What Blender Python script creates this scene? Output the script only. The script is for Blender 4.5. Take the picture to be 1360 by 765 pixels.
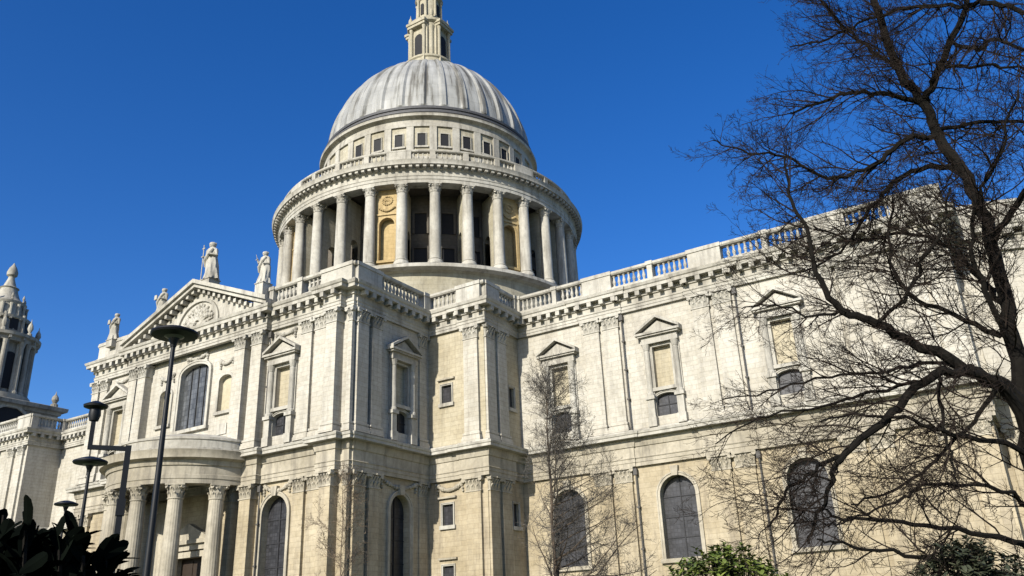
import bpy, math, random
from math import sin, cos, pi, sqrt, atan2, hypot, radians as R_
from mathutils import Vector, Matrix

random.seed(7)
for o in list(bpy.data.objects):
    bpy.data.objects.remove(o)
COL = bpy.context.scene.collection
SC = bpy.context.scene

# ------------------------------------------------------------------ camera
CAM = Vector((67.498, -87.655, 1.6))
YAW, PITCH, ROLL, FPX = 0.5511, 0.3863, -0.0436, 1113.8
PW, PH = 1360.0, 765.0
_f = Vector((-sin(YAW), cos(YAW), 0)); _r = Vector((cos(YAW), sin(YAW), 0)); _u = Vector((0, 0, 1))
FW = _f * cos(PITCH) + _u * sin(PITCH); UP0 = _u * cos(PITCH) - _f * sin(PITCH)
RT = _r * cos(ROLL) + UP0 * sin(ROLL); UP = UP0 * cos(ROLL) - _r * sin(ROLL)
cam = bpy.data.cameras.new('camera'); co = bpy.data.objects.new('camera', cam); COL.objects.link(co)
m = Matrix((RT, UP, -FW)).transposed().to_4x4(); m.translation = CAM
co.matrix_world = m
cam.sensor_width = 36; cam.lens = FPX / PW * 36; cam.clip_start = 0.1; cam.clip_end = 5000
SC.camera = co

# ------------------------------------------------------------------ light
SUN_EL, SUN_AZ = R_(27), R_(-0.7)          # azimuth measured from south (-Y) towards west
SUN = Vector((-sin(SUN_AZ) * cos(SUN_EL), -cos(SUN_AZ) * cos(SUN_EL), sin(SUN_EL)))
w = bpy.data.worlds.new("World"); SC.world = w; w.use_nodes = True
nt = w.node_tree; bg = nt.nodes['Background']
sky = nt.nodes.new('ShaderNodeTexSky'); sky.sky_type = 'NISHITA'; sky.sun_disc = False
sky.sun_elevation = SUN_EL; sky.sun_rotation = atan2(SUN.x, SUN.y)
sky.altitude = 100; sky.air_density = 1.0; sky.dust_density = 0.9; sky.ozone_density = 4.0
hs = nt.nodes.new('ShaderNodeHueSaturation'); hs.inputs['Saturation'].default_value = 1.31; hs.inputs['Hue'].default_value = 0.514
nt.links.new(sky.outputs[0], hs.inputs['Color']); nt.links.new(hs.outputs[0], bg.inputs[0])
bg.inputs[1].default_value = 0.116
sd = bpy.data.lights.new('sun', 'SUN'); sd.energy = 5.0; sd.angle = R_(0.5); sd.color = (1, 0.95, 0.86)
so = bpy.data.objects.new('sun', sd); COL.objects.link(so)
so.rotation_euler = SUN.to_track_quat('Z', 'Y').to_euler()
SC.view_settings.view_transform = 'Standard'; SC.view_settings.look = 'None'
SC.view_settings.gamma = 1; SC.view_settings.use_curve_mapping = False
SC.view_settings.exposure = 0.52
SC.cycles.diffuse_bounces = 1


def at(u, v, D):
    """point at horizontal distance D from the camera on the line of sight of a photo position"""
    d = FW + RT * ((u - PW / 2) / FPX) - UP * ((v - PH / 2) / FPX)
    return CAM + d * (D / hypot(d.x, d.y))


# ------------------------------------------------------------------ materials
def nodes(name):
    mt = bpy.data.materials.new(name); mt.use_nodes = True
    t = mt.node_tree; b = t.nodes['Principled BSDF']
    return mt, t, b


def N(t, typ, **k):
    n = t.nodes.new(typ)
    for a, v in k.items():
        if a in n.inputs.keys(): n.inputs[a].default_value = v
        else: setattr(n, a, v)
    return n


def ramp(t, src, stops):
    r = t.nodes.new('ShaderNodeValToRGB'); e = r.color_ramp.elements
    while len(e) < len(stops): e.new(0.5)
    for k, (p, c) in enumerate(stops):
        e[k].position = p; e[k].color = (c, c, c, 1) if not isinstance(c, tuple) else (*c, 1)
    t.links.new(src, r.inputs[0]); return r.outputs[0]


def mixc(t, fac, a, b, mode='MIX'):
    n = t.nodes.new('ShaderNodeMix'); n.data_type = 'RGBA'; n.blend_type = mode
    if isinstance(fac, (int, float)): n.inputs[0].default_value = fac
    else: t.links.new(fac, n.inputs[0])
    for s, v in ((6, a), (7, b)):
        if isinstance(v, tuple): n.inputs[s].default_value = (*v, 1)
        else: t.links.new(v, n.inputs[s])
    return n.outputs[2]


def stone(name, light, dark, soot_shade=(0.10, 0.09, 0.075), soot_amt=0.6, ashlar=True, bh=0.42, bw=1.15, rough=0.85):
    mt, t, b = nodes(name); L = t.links
    g = N(t, 'ShaderNodeNewGeometry'); pos = g.outputs['Position']
    n1 = N(t, 'ShaderNodeTexNoise', Scale=0.22, Detail=6.0, Roughness=0.62); L.new(pos, n1.inputs['Vector'])
    c = mixc(t, ramp(t, n1.outputs[0], [(0.36, 0.0), (0.66, 1.0)]), light, dark)
    # fine mottling
    n2 = N(t, 'ShaderNodeTexNoise', Scale=2.6, Detail=5.0, Roughness=0.7); L.new(pos, n2.inputs['Vector'])
    c = mixc(t, 0.55, c, ramp(t, n2.outputs[0], [(0.25, 0.6), (0.6, 1.08)]), 'MULTIPLY')
    # rain-washed soot streaks, longer than wide
    mp = N(t, 'ShaderNodeMapping'); mp.inputs['Scale'].default_value = (1.1, 1.1, 0.13); L.new(pos, mp.inputs['Vector'])
    n3 = N(t, 'ShaderNodeTexNoise', Scale=1.0, Detail=7.0, Roughness=0.66); L.new(mp.outputs[0], n3.inputs['Vector'])
    st = ramp(t, n3.outputs[0], [(0.49, 0.0), (0.74, 1.0)])
    ms = N(t, 'ShaderNodeMath', operation='MULTIPLY'); L.new(st, ms.inputs[0]); ms.inputs[1].default_value = soot_amt
    c = mixc(t, ms.outputs[0], c, soot_shade)
    bump_src = n2.outputs[0]
    if ashlar:
        sx = N(t, 'ShaderNodeSeparateXYZ'); L.new(pos, sx.inputs[0])
        ad = N(t, 'ShaderNodeMath', operation='ADD'); L.new(sx.outputs[0], ad.inputs[0]); L.new(sx.outputs[1], ad.inputs[1])
        cb = N(t, 'ShaderNodeCombineXYZ'); L.new(ad.outputs[0], cb.inputs[0]); L.new(sx.outputs[2], cb.inputs[1])
        br = N(t, 'ShaderNodeTexBrick'); L.new(cb.outputs[0], br.inputs['Vector'])
        br.inputs['Scale'].default_value = 1.0; br.inputs['Mortar Size'].default_value = 0.018
        br.inputs['Mortar Smooth'].default_value = 0.4
        br.inputs['Brick Width'].default_value = bw; br.inputs['Row Height'].default_value = bh
        br.inputs['Color1'].default_value = (1, 1, 1, 1); br.inputs['Color2'].default_value = (0.86, 0.84, 0.79, 1)
        br.inputs['Mortar'].default_value = (0.40, 0.37, 0.31, 1)
        c = mixc(t, 0.52, c, br.outputs[0], 'MULTIPLY')
    L.new(c, b.inputs['Base Color']); b.inputs['Roughness'].default_value = rough
    b.inputs['Specular IOR Level'].default_value = 0.2
    bp = N(t, 'ShaderNodeBump', Strength=0.35, Distance=0.06); L.new(bump_src, bp.inputs['Height'])
    L.new(bp.outputs[0], b.inputs['Normal'])
    return mt


def plain(name, col, rough=0.6, metal=0.0, var=0.25, scale=3.0, spec=0.3):
    mt, t, b = nodes(name); L = t.links
    g = N(t, 'ShaderNodeNewGeometry')
    n = N(t, 'ShaderNodeTexNoise', Scale=scale, Detail=5.0, Roughness=0.65); L.new(g.outputs['Position'], n.inputs['Vector'])
    c = mixc(t, var * 2 if var < .5 else 1.0, col, ramp(t, n.outputs[0], [(0.3, tuple(x * 0.55 for x in col)), (0.7, tuple(min(1, x * 1.35) for x in col))]))
    L.new(c, b.inputs['Base Color']); b.inputs['Roughness'].default_value = rough; b.inputs['Metallic'].default_value = metal
    b.inputs['Specular IOR Level'].default_value = spec
    return mt


M = {}
M['white'] = stone('portland_stone_washed', (0.475, 0.45, 0.385), (0.395, 0.368, 0.305), soot_amt=0.42, bw=1.3)
M['trim'] = stone('portland_stone_carved', (0.45, 0.43, 0.37), (0.31, 0.29, 0.24), soot_amt=0.8, ashlar=False)
M['warm'] = stone('portland_stone_warm', (0.42, 0.362, 0.255), (0.31, 0.258, 0.168), soot_shade=(0.12, 0.10, 0.08), soot_amt=0.6)
M['warmtrim'] = stone('portland_stone_warm_carved', (0.42, 0.38, 0.295), (0.26, 0.23, 0.17), soot_amt=0.85, ashlar=False)
M['drum'] = stone('portland_stone_drum', (0.42, 0.39, 0.30), (0.32, 0.29, 0.21), soot_amt=0.55, bh=0.55, bw=1.6)
M['soot'] = stone('portland_stone_sooty', (0.13, 0.115, 0.095), (0.06, 0.054, 0.045), soot_amt=0.8)  # base colour darkened to stand in for colonnade shade, soot streaks over it
M['cream'] = stone('portland_stone_cream', (0.44, 0.395, 0.29), (0.35, 0.305, 0.21), soot_amt=0.4, bw=1.3)
M['sootmid'] = stone('portland_stone_grimy', (0.30, 0.27, 0.21), (0.17, 0.15, 0.12), soot_amt=0.7)
M['towerstone'] = stone('portland_stone_tower', (0.38, 0.36, 0.30), (0.22, 0.205, 0.17), soot_amt=0.9, ashlar=False)
M['ochre'] = stone('ochre_stone', (0.45, 0.345, 0.18), (0.36, 0.265, 0.125), soot_shade=(0.16, 0.115, 0.06), soot_amt=0.75, bh=0.5)
M['niche'] = stone('cream_niche_stone', (0.44, 0.40, 0.285), (0.38, 0.33, 0.22), soot_amt=0.35, ashlar=False)
M['roof'] = plain('lead_roof', (0.20, 0.21, 0.22), 0.6)
M['dark'] = plain('dark_interior', (0.012, 0.012, 0.013), 0.7)
M['iron'] = plain('black_painted_iron', (0.006, 0.0065, 0.0075), 0.5, 0, 0.2)
M['pipe'] = plain('dark_lead_pipe', (0.075, 0.07, 0.062), 0.6)
M['bars'] = plain('dark_iron_bars', (0.022, 0.022, 0.024), 0.6)
M['gutter'] = plain('dark_lead_gutter', (0.075, 0.075, 0.078), 0.6)
M['gold'] = plain('gilded_metal', (0.7, 0.5, 0.15), 0.3, 1.0, 0.1)
M['bark'] = plain('dark_bark', (0.0085, 0.0075, 0.006), 0.95, 0, 0.4, 9.0, 0.1)
M['twig'] = plain('brown_twig', (0.019, 0.014, 0.011), 0.95, 0, 0.4, 9.0, 0.1)
M['barklight'] = plain('grey_brown_bark', (0.075, 0.058, 0.042), 0.95, 0, 0.4, 9.0, 0.1)
M['twigmid'] = plain('grey_twig', (0.085, 0.076, 0.064), 0.95, 0, 0.4, 9.0, 0.1)
M['twiglight'] = plain('pale_brown_twig', (0.15, 0.115, 0.08), 0.95, 0, 0.4, 9.0, 0.1)


def glass(name, col, gx, gz, bar, rough=0.25):
    """leaded glass: a fine lattice of lead cames over dark panes of slightly different tilt"""
    mt, t, b = nodes(name); L = t.links
    g = N(t, 'ShaderNodeNewGeometry')
    sx = N(t, 'ShaderNodeSeparateXYZ'); L.new(g.outputs['Position'], sx.inputs[0])
    ad = N(t, 'ShaderNodeMath', operation='ADD'); L.new(sx.outputs[0], ad.inputs[0]); L.new(sx.outputs[1], ad.inputs[1])
    cb = N(t, 'ShaderNodeCombineXYZ'); L.new(ad.outputs[0], cb.inputs[0]); L.new(sx.outputs[2], cb.inputs[1])
    br = N(t, 'ShaderNodeTexBrick'); br.offset = 0.0; L.new(cb.outputs[0], br.inputs['Vector'])
    br.inputs['Scale'].default_value = 1.0; br.inputs['Brick Width'].default_value = gx; br.inputs['Row Height'].default_value = gz
    br.inputs['Mortar Size'].default_value = bar; br.inputs['Bias'].default_value = 0.0
    br.inputs['Color1'].default_value = (*[x * 0.7 for x in col], 1); br.inputs['Color2'].default_value = (*[x * 1.35 for x in col], 1)
    br.inputs['Mortar'].default_value = (*[x * 0.55 for x in col], 1)
    n = N(t, 'ShaderNodeTexNoise', Scale=1.2, Detail=4.0); L.new(g.outputs['Position'], n.inputs['Vector'])
    c = mixc(t, 0.7, br.outputs[0], ramp(t, n.outputs[0], [(0.3, 0.55), (0.7, 1.3)]), 'MULTIPLY')
    L.new(c, b.inputs['Base Color']); b.inputs['Roughness'].default_value = rough
    b.inputs['Specular IOR Level'].default_value = 0.4
    n5 = N(t, 'ShaderNodeTexNoise', Scale=3.2, Detail=1.0); L.new(g.outputs['Position'], n5.inputs['Vector'])
    bp = N(t, 'ShaderNodeBump', Strength=0.3, Distance=0.03); L.new(n5.outputs[0], bp.inputs['Height']); L.new(bp.outputs[0], b.inputs['Normal'])
    return mt


M['glass'] = glass('leaded_dark_glass', (0.028, 0.028, 0.031), 0.3, 0.3, 0.02, 0.42)
M['glassgrey'] = glass('grey_leaded_glass', (0.085, 0.09, 0.095), 0.34, 0.5, 0.025, 0.35)


def lead_mat():
    mt, t, b = nodes('weathered_lead'); L = t.links
    g = N(t, 'ShaderNodeNewGeometry'); sx = N(t, 'ShaderNodeSeparateXYZ'); L.new(g.outputs['Position'], sx.inputs[0])
    a = N(t, 'ShaderNodeMath', operation='ARCTAN2'); L.new(sx.outputs[1], a.inputs[0]); L.new(sx.outputs[0], a.inputs[1])
    a2 = N(t, 'ShaderNodeMath', operation='MULTIPLY'); L.new(a.outputs[0], a2.inputs[0]); a2.inputs[1].default_value = 14.0
    z2 = N(t, 'ShaderNodeMath', operation='MULTIPLY'); L.new(sx.outputs[2], z2.inputs[0]); z2.inputs[1].default_value = 0.09
    cb = N(t, 'ShaderNodeCombineXYZ'); L.new(a2.outputs[0], cb.inputs[0]); L.new(z2.outputs[0], cb.inputs[1])
    n1 = N(t, 'ShaderNodeTexNoise', Scale=1.0, Detail=6.0, Roughness=0.6); L.new(cb.outputs[0], n1.inputs['Vector'])
    c = ramp(t, n1.outputs[0], [(0.34, (0.33, 0.33, 0.31)), (0.52, (0.27, 0.27, 0.25)), (0.60, (0.14, 0.135, 0.115)), (0.71, (0.055, 0.05, 0.042))])
    n2 = N(t, 'ShaderNodeTexNoise', Scale=0.5, Detail=5.0); L.new(g.outputs['Position'], n2.inputs['Vector'])
    c = mixc(t, 0.6, c, ramp(t, n2.outputs[0], [(0.3, 0.75), (0.65, 1.2)]), 'MULTIPLY')
    cb2 = N(t, 'ShaderNodeCombineXYZ'); a3 = N(t, 'ShaderNodeMath', operation='MULTIPLY'); L.new(a.outputs[0], a3.inputs[0]); a3.inputs[1].default_value = 64 / (2 * pi)
    L.new(a3.outputs[0], cb2.inputs[0]); L.new(sx.outputs[2], cb2.inputs[1])
    br = N(t, 'ShaderNodeTexBrick'); L.new(cb2.outputs[0], br.inputs['Vector']); br.inputs['Scale'].default_value = 1.0; br.inputs['Brick Width'].default_value = 1.0; br.inputs['Row Height'].default_value = 2.3
    br.inputs['Mortar Size'].default_value = 0.03; br.inputs['Color1'].default_value = (1, 1, 1, 1); br.inputs['Color2'].default_value = (.84, .84, .85, 1); br.inputs['Mortar'].default_value = (.55, .54, .52, 1)
    c = mixc(t, 0.55, c, br.outputs[0], 'MULTIPLY')
    L.new(c, b.inputs['Base Color']); b.inputs['Roughness'].default_value = 0.55; b.inputs['Specular IOR Level'].default_value = 0.35
    return mt


M['lead'] = lead_mat()


def leaf_mat(name, c1, c2, rough=0.4):
    mt, t, b = nodes(name); L = t.links
    g = N(t, 'ShaderNodeNewGeometry')
    n = N(t, 'ShaderNodeTexNoise', Scale=6.0, Detail=3.0); L.new(g.outputs['Position'], n.inputs['Vector'])
    ri = mixc(t, ramp(t, n.outputs[0], [(0.35, 0.0), (0.65, 1.0)]), c1, c2)
    L.new(ri, b.inputs['Base Color']); b.inputs['Roughness'].default_value = rough; b.inputs['Specular IOR Level'].default_value = 0.3
    return mt


M['leaf'] = leaf_mat('laurel_leaf', (0.05, 0.08, 0.015), (0.17, 0.20, 0.045))
M['leafdark'] = leaf_mat('dark_rhododendron_leaf', (0.0022, 0.003, 0.0025), (0.004, 0.0055, 0.004), 1.0)  # near-black base puts shade into the leaf colour, as sunlight reaches it
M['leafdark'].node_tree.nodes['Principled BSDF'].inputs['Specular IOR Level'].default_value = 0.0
M['leafgrey'] = leaf_mat('dull_evergreen_leaf', (0.02, 0.026, 0.014), (0.06, 0.065, 0.035), 0.6)


# ------------------------------------------------------------------ mesh tools
class Fr:
    """a wall frame: u runs along the wall, d outwards, z up"""
    def __init__(s, ox, oy, ux, uy):
        s.o = (ox, oy); s.u = (ux, uy); s.n = (uy, -ux)
    def p(s, u, d, z):
        return (s.o[0] + s.u[0] * u + s.n[0] * d, s.o[1] + s.u[1] * u + s.n[1] * d, z)
    def ang(s):
        return atan2(s.u[1], s.u[0])


ID = Fr(0, 0, 1, 0)


class MB:
    def __init__(s):
        s.v = []; s.f = []
    def add(s, vs, fs):
        k = len(s.v); s.v += vs; s.f += [tuple(i + k for i in f) for f in fs]
    def box(s, F, u0, u1, d0, d1, z0, z1):
        s.add([F.p(u, d, z) for z in (z0, z1) for d in (d0, d1) for u in (u0, u1)],
              [(0, 2, 3, 1), (4, 5, 7, 6), (0, 1, 5, 4), (2, 6, 7, 3), (0, 4, 6, 2), (1, 3, 7, 5)])
    def taper(s, F, u0, u1, d1, z0, z1, ex, d0=-0.05):
        """box whose top is ex wider on the sides and front"""
        b = [F.p(u, d, z0) for d in (d0, d1) for u in (u0, u1)]
        t = [F.p(u, d, z1) for d, e in ((d0, 0), (d1 + ex, 1)) for u in (u0 - ex, u1 + ex)]
        s.add(b + t, [(0, 2, 3, 1), (4, 5, 7, 6), (0, 1, 5, 4), (2, 6, 7, 3), (0, 4, 6, 2), (1, 3, 7, 5)])
    def prism(s, F, pts, d0, d1):
        n = len(pts)
        s.add([F.p(u, d1, z) for u, z in pts] + [F.p(u, d0, z) for u, z in pts],
              [tuple(range(n)), tuple(range(2 * n - 1, n - 1, -1))] + [(i, i + n, (i + 1) % n + n, (i + 1) % n) for i in range(n)])
    def strip(s, F, a, b, d0, d1):
        """moulding between outline a (inner) and b (outer), open at the ends"""
        n = len(a)
        s.add([F.p(u, d1, z) for u, z in a] + [F.p(u, d1, z) for u, z in b] + [F.p(u, d0, z) for u, z in a] + [F.p(u, d0, z) for u, z in b],
              [q for i in range(n - 1) for q in ((i, i + 1, n + i + 1, n + i), (i, 2 * n + i, 2 * n + i + 1, i + 1), (n + i, n + i + 1, 3 * n + i + 1, 3 * n + i))]
              + [(0, n, 3 * n, 2 * n), (n - 1, 3 * n - 1, 4 * n - 1, 2 * n - 1)])
    def lathe(s, cx, cy, prof, n=24, a0=0.0, a1=2 * pi, mod=None):
        full = abs(a1 - a0 - 2 * pi) < 1e-6
        cols = n if full else n + 1; k = len(prof)
        vs = []
        for i in range(cols):
            a = a0 + (a1 - a0) * i / n
            for r, z in prof:
                rr = r * (mod(a, z) if mod else 1)
                vs.append((cx + rr * cos(a), cy + rr * sin(a), z))
        s.add(vs, [(i * k + j, ((i + 1) % cols) * k + j, ((i + 1) % cols) * k + j + 1, i * k + j + 1) for i in range(n) for j in range(k - 1)])
    def tube(s, pts, rad, sides=5):
        n = len(pts); k0 = len(s.v); ref = None
        for i, p in enumerate(pts):
            t = (pts[min(i + 1, n - 1)] - pts[max(i - 1, 0)])
            if t.length < 1e-9: t = Vector((0, 0, 1))
            t.normalize()
            if ref is None:
                ref = t.orthogonal().normalized()
            ref = (ref - t * ref.dot(t))
            ref = ref.normalized() if ref.length > 1e-6 else t.orthogonal().normalized()
            b = t.cross(ref)
            for j in range(sides):
                a = 2 * pi * j / sides
                q = p + (ref * cos(a) + b * sin(a)) * rad[i]
                s.v.append((q.x, q.y, q.z))
        for i in range(n - 1):
            for j in range(sides):
                s.f.append((k0 + i * sides + j, k0 + i * sides + (j + 1) % sides, k0 + (i + 1) * sides + (j + 1) % sides, k0 + (i + 1) * sides + j))
        if sides > 3:
            s.f.append(tuple(k0 + j for j in range(sides - 1, -1, -1)))
            s.f.append(tuple(k0 + (n - 1) * sides + j for j in range(sides)))
    def sweep(s, path, prof, closed=False):
        """profile [(e outwards, z)] carried along a plan path; outwards is to the right of travel"""
        n = len(path); k = len(prof); vs = []
        for i in range(n):
            a = path[i - 1] if (i > 0 or closed) else None
            c = path[(i + 1) % n] if (i < n - 1 or closed) else None
            p = path[i]; ns = []
            for q0, q1 in ((a, p), (p, c)):
                if q0 is None or q1 is None: continue
                dx, dy = q1[0] - q0[0], q1[1] - q0[1]; l = hypot(dx, dy); ns.append((dy / l, -dx / l))
            if len(ns) == 1: mx, my = ns[0]
            else:
                sx, sy = ns[0][0] + ns[1][0], ns[0][1] + ns[1][1]; dd = 1 + ns[0][0] * ns[1][0] + ns[0][1] * ns[1][1]
                mx, my = sx / dd, sy / dd
            vs += [(p[0] + mx * e, p[1] + my * e, z) for e, z in prof]
        fs = [(i * k + j, ((i + 1) % n) * k + j, ((i + 1) % n) * k + j + 1, i * k + j + 1) for i in range(n if closed else n - 1) for j in range(k - 1)]
        if not closed:
            fs += [tuple(range(k)), tuple(range(n * k - 1, (n - 1) * k - 1, -1))]
        s.add(vs, fs)
    def sphere(s, c, r, n=10, m_=7, sz=1.0):
        vs = []; fs = []
        for i in range(m_ + 1):
            a = -pi / 2 + pi * i / m_
            for j in range(n):
                b = 2 * pi * j / n
                vs.append((c[0] + r * cos(a) * cos(b), c[1] + r * cos(a) * sin(b), c[2] + r * sz * sin(a)))
        for i in range(m_):
            for j in range(n):
                fs.append((i * n + j, i * n + (j + 1) % n, (i + 1) * n + (j + 1) % n, (i + 1) * n + j))
        s.add(vs, fs)
    def mesh(s, name, mat, smooth=False):
        me = bpy.data.meshes.new(name); me.from_pydata(s.v, [], s.f); me.materials.append(mat)
        if smooth:
            me.polygons.foreach_set('use_smooth', [True] * len(me.polygons))
            try: me.set_sharp_from_angle(angle=R_(35))
            except Exception: pass
        me.update(); return me
    def build(s, name, mat, parent=None, smooth=False):
        return link(name, s.mesh(name, mat, smooth), parent)


def link(name, me, parent=None, loc=None, rz=0.0):
    o = bpy.data.objects.new(name, me); COL.objects.link(o)
    if loc: o.location = loc
    if rz: o.rotation_euler = (0, 0, rz)
    if parent:
        o.parent = parent
    return o


def tag(o, label=None, cat=None, group=None, kind=None):
    for k, v in (('label', label), ('category', cat), ('group', group), ('kind', kind)):
        if v: o[k] = v
    return o


def empty(name, loc=(0, 0, 0), rz=0.0):
    o = bpy.data.objects.new(name, None); COL.objects.link(o); o.location = loc; o.rotation_euler = (0, 0, rz); return o


# ------------------------------------------------------------------ setting
g = MB(); g.add([(-900, -700, 0), (900, -700, 0), (900, 900, 0), (-900, 900, 0)], [(0, 1, 2, 3)])
mt, t, b = nodes('churchyard_lawn')
geo = N(t, 'ShaderNodeNewGeometry'); n1 = N(t, 'ShaderNodeTexNoise', Scale=0.6, Detail=8.0, Roughness=0.7)
t.links.new(geo.outputs['Position'], n1.inputs['Vector'])
t.links.new(ramp(t, n1.outputs[0], [(0.3, (0.035, 0.06, 0.015)), (0.7, (0.08, 0.105, 0.035))]), b.inputs['Base Color']); b.inputs['Roughness'].default_value = 0.95
tag(g.build('ground', mt), kind='structure')
F_pave = plain('stone_paving', (0.18, 0.17, 0.15), 0.9, 0, 0.3, 1.5)
g = MB(); g.add([(-95, -56, 0.02), (90, -56, 0.02), (90, -47, 0.02), (-95, -47, 0.02)], [(0, 1, 2, 3)])
tag(g.build('path', F_pave), kind='structure')

# ------------------------------------------------------------------ cathedral
CA = empty('cathedral', (0, 0, 0))
tag(CA, 'pale domed stone cathedral with colonnaded drum, pedimented transept and long balustraded choir wall', 'cathedral')

FS = Fr(0, -37.3, 1, 0)        # transept south wall, u = x
FE = Fr(20.4, 0, 0, 1)         # transept east wall, u = y
BS = Fr(0, -26.8, 1, 0)        # stair tower south
BE = Fr(26.8, 0, 0, 1)         # stair tower east
CS = Fr(0, -20.9, 1, 0)        # choir south
TW = Fr(-16.2, 0, 0, -1)       # transept west wall, u = -y
WS = Fr(0, -25.7, 1, 0)        # west block south
WE = Fr(-50, 0, 0, 1)          # west block east
CE = Fr(65.2, 0, 0, 1)
Z1, Z2, ZM = 0.0, 30.3, 16.6   # ground, top, floor line between storeys


def arch(u0, u1, z0, zs, h, n=14):
    uc, hw = (u0 + u1) / 2, (u1 - u0) / 2
    pts = [(u0, z0)]
    if h <= 0: pts += [(u0, zs), (u1, zs)]
    else:
        pts += [(uc - hw * cos(pi * i / n), zs + h * sin(pi * i / n)) for i in range(n + 1)]
    return pts + [(u1, z0)]


def ztop(o, u):
    u0, u1, z0, zs, h = o
    if h <= 0: return zs
    x = (u - (u0 + u1) / 2) / ((u1 - u0) / 2)
    return zs + h * sqrt(max(0, 1 - x * x))


def wall(mb, F, u0, u1, z0, z1, ops=(), depth=0.6, d=0.0):
    br = {u0, u1}
    for o in ops:
        for u, z in arch(*o): br.add(round(u, 5))
    br = sorted(x for x in br if u0 - 1e-6 <= x <= u1 + 1e-6)
    for a, c in zip(br, br[1:]):
        if c - a < 1e-5: continue
        mid = (a + c) / 2; zl = zr = z0
        for o in sorted((o for o in ops if o[0] < mid < o[1]), key=lambda o: o[2]):
            mb.add([F.p(a, d, zl), F.p(c, d, zr), F.p(c, d, o[2]), F.p(a, d, o[2])], [(0, 1, 2, 3)])
            zl, zr = ztop(o, a), ztop(o, c)
        mb.add([F.p(a, d, zl), F.p(c, d, zr), F.p(c, d, z1), F.p(a, d, z1)], [(0, 1, 2, 3)])
    for o in ops:
        p = arch(*o); n = len(p)
        mb.add([F.p(u, d, z) for u, z in p] + [F.p(u, d - depth, z) for u, z in p], [(i, (i + 1) % n, (i + 1) % n + n, i + n) for i in range(n)])


def grow_o(o, e, sill=0.0):
    u0, u1, z0, zs, h = o
    return (u0 - e, u1 + e, z0 - sill, zs + (e if h <= 0 else 0), (h + e) if h > 0 else 0)


def window(F, o, depth=0.6, fr=0.3, proud=0.12, mat='warmtrim', gl='glass', bars=(0, 0), sill=True, name='window', d=0.0, key=False):
    """moulded surround with sill, glazing bars, and the glazing as its own mesh"""
    mb = MB()
    mb.strip(F, arch(*o), arch(*grow_o(o, fr)), d - 0.02, d + proud)
    mb.strip(F, arch(*grow_o(o, fr * 0.62)), arch(*grow_o(o, fr)), d + proud, d + proud + 0.06)
    if sill: mb.box(F, o[0] - fr - 0.12, o[1] + fr + 0.12, d - 0.1, d + proud + 0.16, o[2] - 0.32, o[2])
    if key:
        uc = (o[0] + o[1]) / 2; zt = o[3] + o[4]
        mb.prism(F, [(uc - 0.25, zt - 0.05), (uc + 0.25, zt - 0.05), (uc + 0.36, zt + 0.75), (uc - 0.36, zt + 0.75)], d, d + proud + 0.22)
    w_ = mb.build(name, M[mat], CA)
    gb = MB(); gb.prism(F, arch(*o), d - depth - 0.05, d - depth + 0.06)
    gz = gb.build('glazing', M[gl], w_)
    if bars[0] or bars[1]:
        bb = MB(); u0, u1, z0, zs, h = o
        for i in range(1, bars[0] + 1):
            u = u0 + (u1 - u0) * i / (bars[0] + 1); bb.box(F, u - 0.045, u + 0.045, d - depth + 0.05, d - depth + 0.14, z0, ztop(o, u) - 0.01)
        for i in range(1, bars[1] + 1):
            z = z0 + (zs + h - z0) * i / (bars[1] + 1)
            hw = (u1 - u0) / 2
            if h > 0 and z > zs: hw *= sqrt(max(0.05, 1 - ((z - zs) / h) ** 2))
            uc = (u0 + u1) / 2; bb.box(F, uc - hw, uc + hw, d - depth + 0.045, d - depth + 0.12, z - 0.04, z + 0.04)
        bb.build('glazing_bars', M['bars'], w_)
    return w_


# ---- pilasters: prototype meshes in a local frame facing -Y
_pil = {}


def capital_mb(w_, d_, z0, z1, leaves=3):
    c = MB(); h = z1 - z0
    c.box(ID, -w_ / 2 - 0.06, w_ / 2 + 0.06, -0.05, d_ + 0.06, z0 - 0.1, z0)
    c.taper(ID, -w_ / 2 + 0.02, w_ / 2 - 0.02, d_ - 0.02, z0, z1 - 0.16 * h, 0.10)
    for row, (a, bz, out) in enumerate(((0.0, 0.42, 0.13), (0.3, 0.76, 0.2))):
        k = leaves + row
        for i in range(k):
            u = -w_ / 2 + w_ * (i + 0.5) / k; hw = w_ / k * 0.40
            za, zb = z0 + a * h, z0 + bz * h
            c.add([ID.p(u - hw, d_ - 0.03, za), ID.p(u + hw, d_ - 0.03, za), ID.p(u + hw * 0.9, d_ + out * 0.5, (za + zb) / 2), ID.p(u - hw * 0.9, d_ + out * 0.5, (za + zb) / 2),
                   ID.p(u + hw * 0.5, d_ + out + 0.06, zb), ID.p(u - hw * 0.5, d_ + out + 0.06, zb), ID.p(u, d_ + out + 0.08, zb - 0.14 * h), ID.p(u - hw * .6, d_, zb), ID.p(u + hw * .6, d_, zb)],
                  [(0, 1, 2, 3), (3, 2, 4, 5), (5, 4, 6), (5, 7, 8, 4), (0, 3, 5, 7), (1, 8, 4, 2)])
    for sg in (-1, 1):                                     # corner volutes
        u = sg * (w_ / 2 + 0.06)
        c.tube([Vector(ID.p(u, d_ - 0.16, z0 + 0.78 * h)), Vector(ID.p(u, d_ + 0.24, z0 + 0.8 * h))], [0.15 * h + 0.02] * 2, 8)
    c.box(ID, -w_ / 2 - 0.24, w_ / 2 + 0.24, -0.05, d_ + 0.26, z1 - 0.15 * h, z1 - 0.02)
    c.sphere(ID.p(0, d_ + 0.24, z1 - 0.1 * h), 0.1, 6, 4)
    return c


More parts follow.
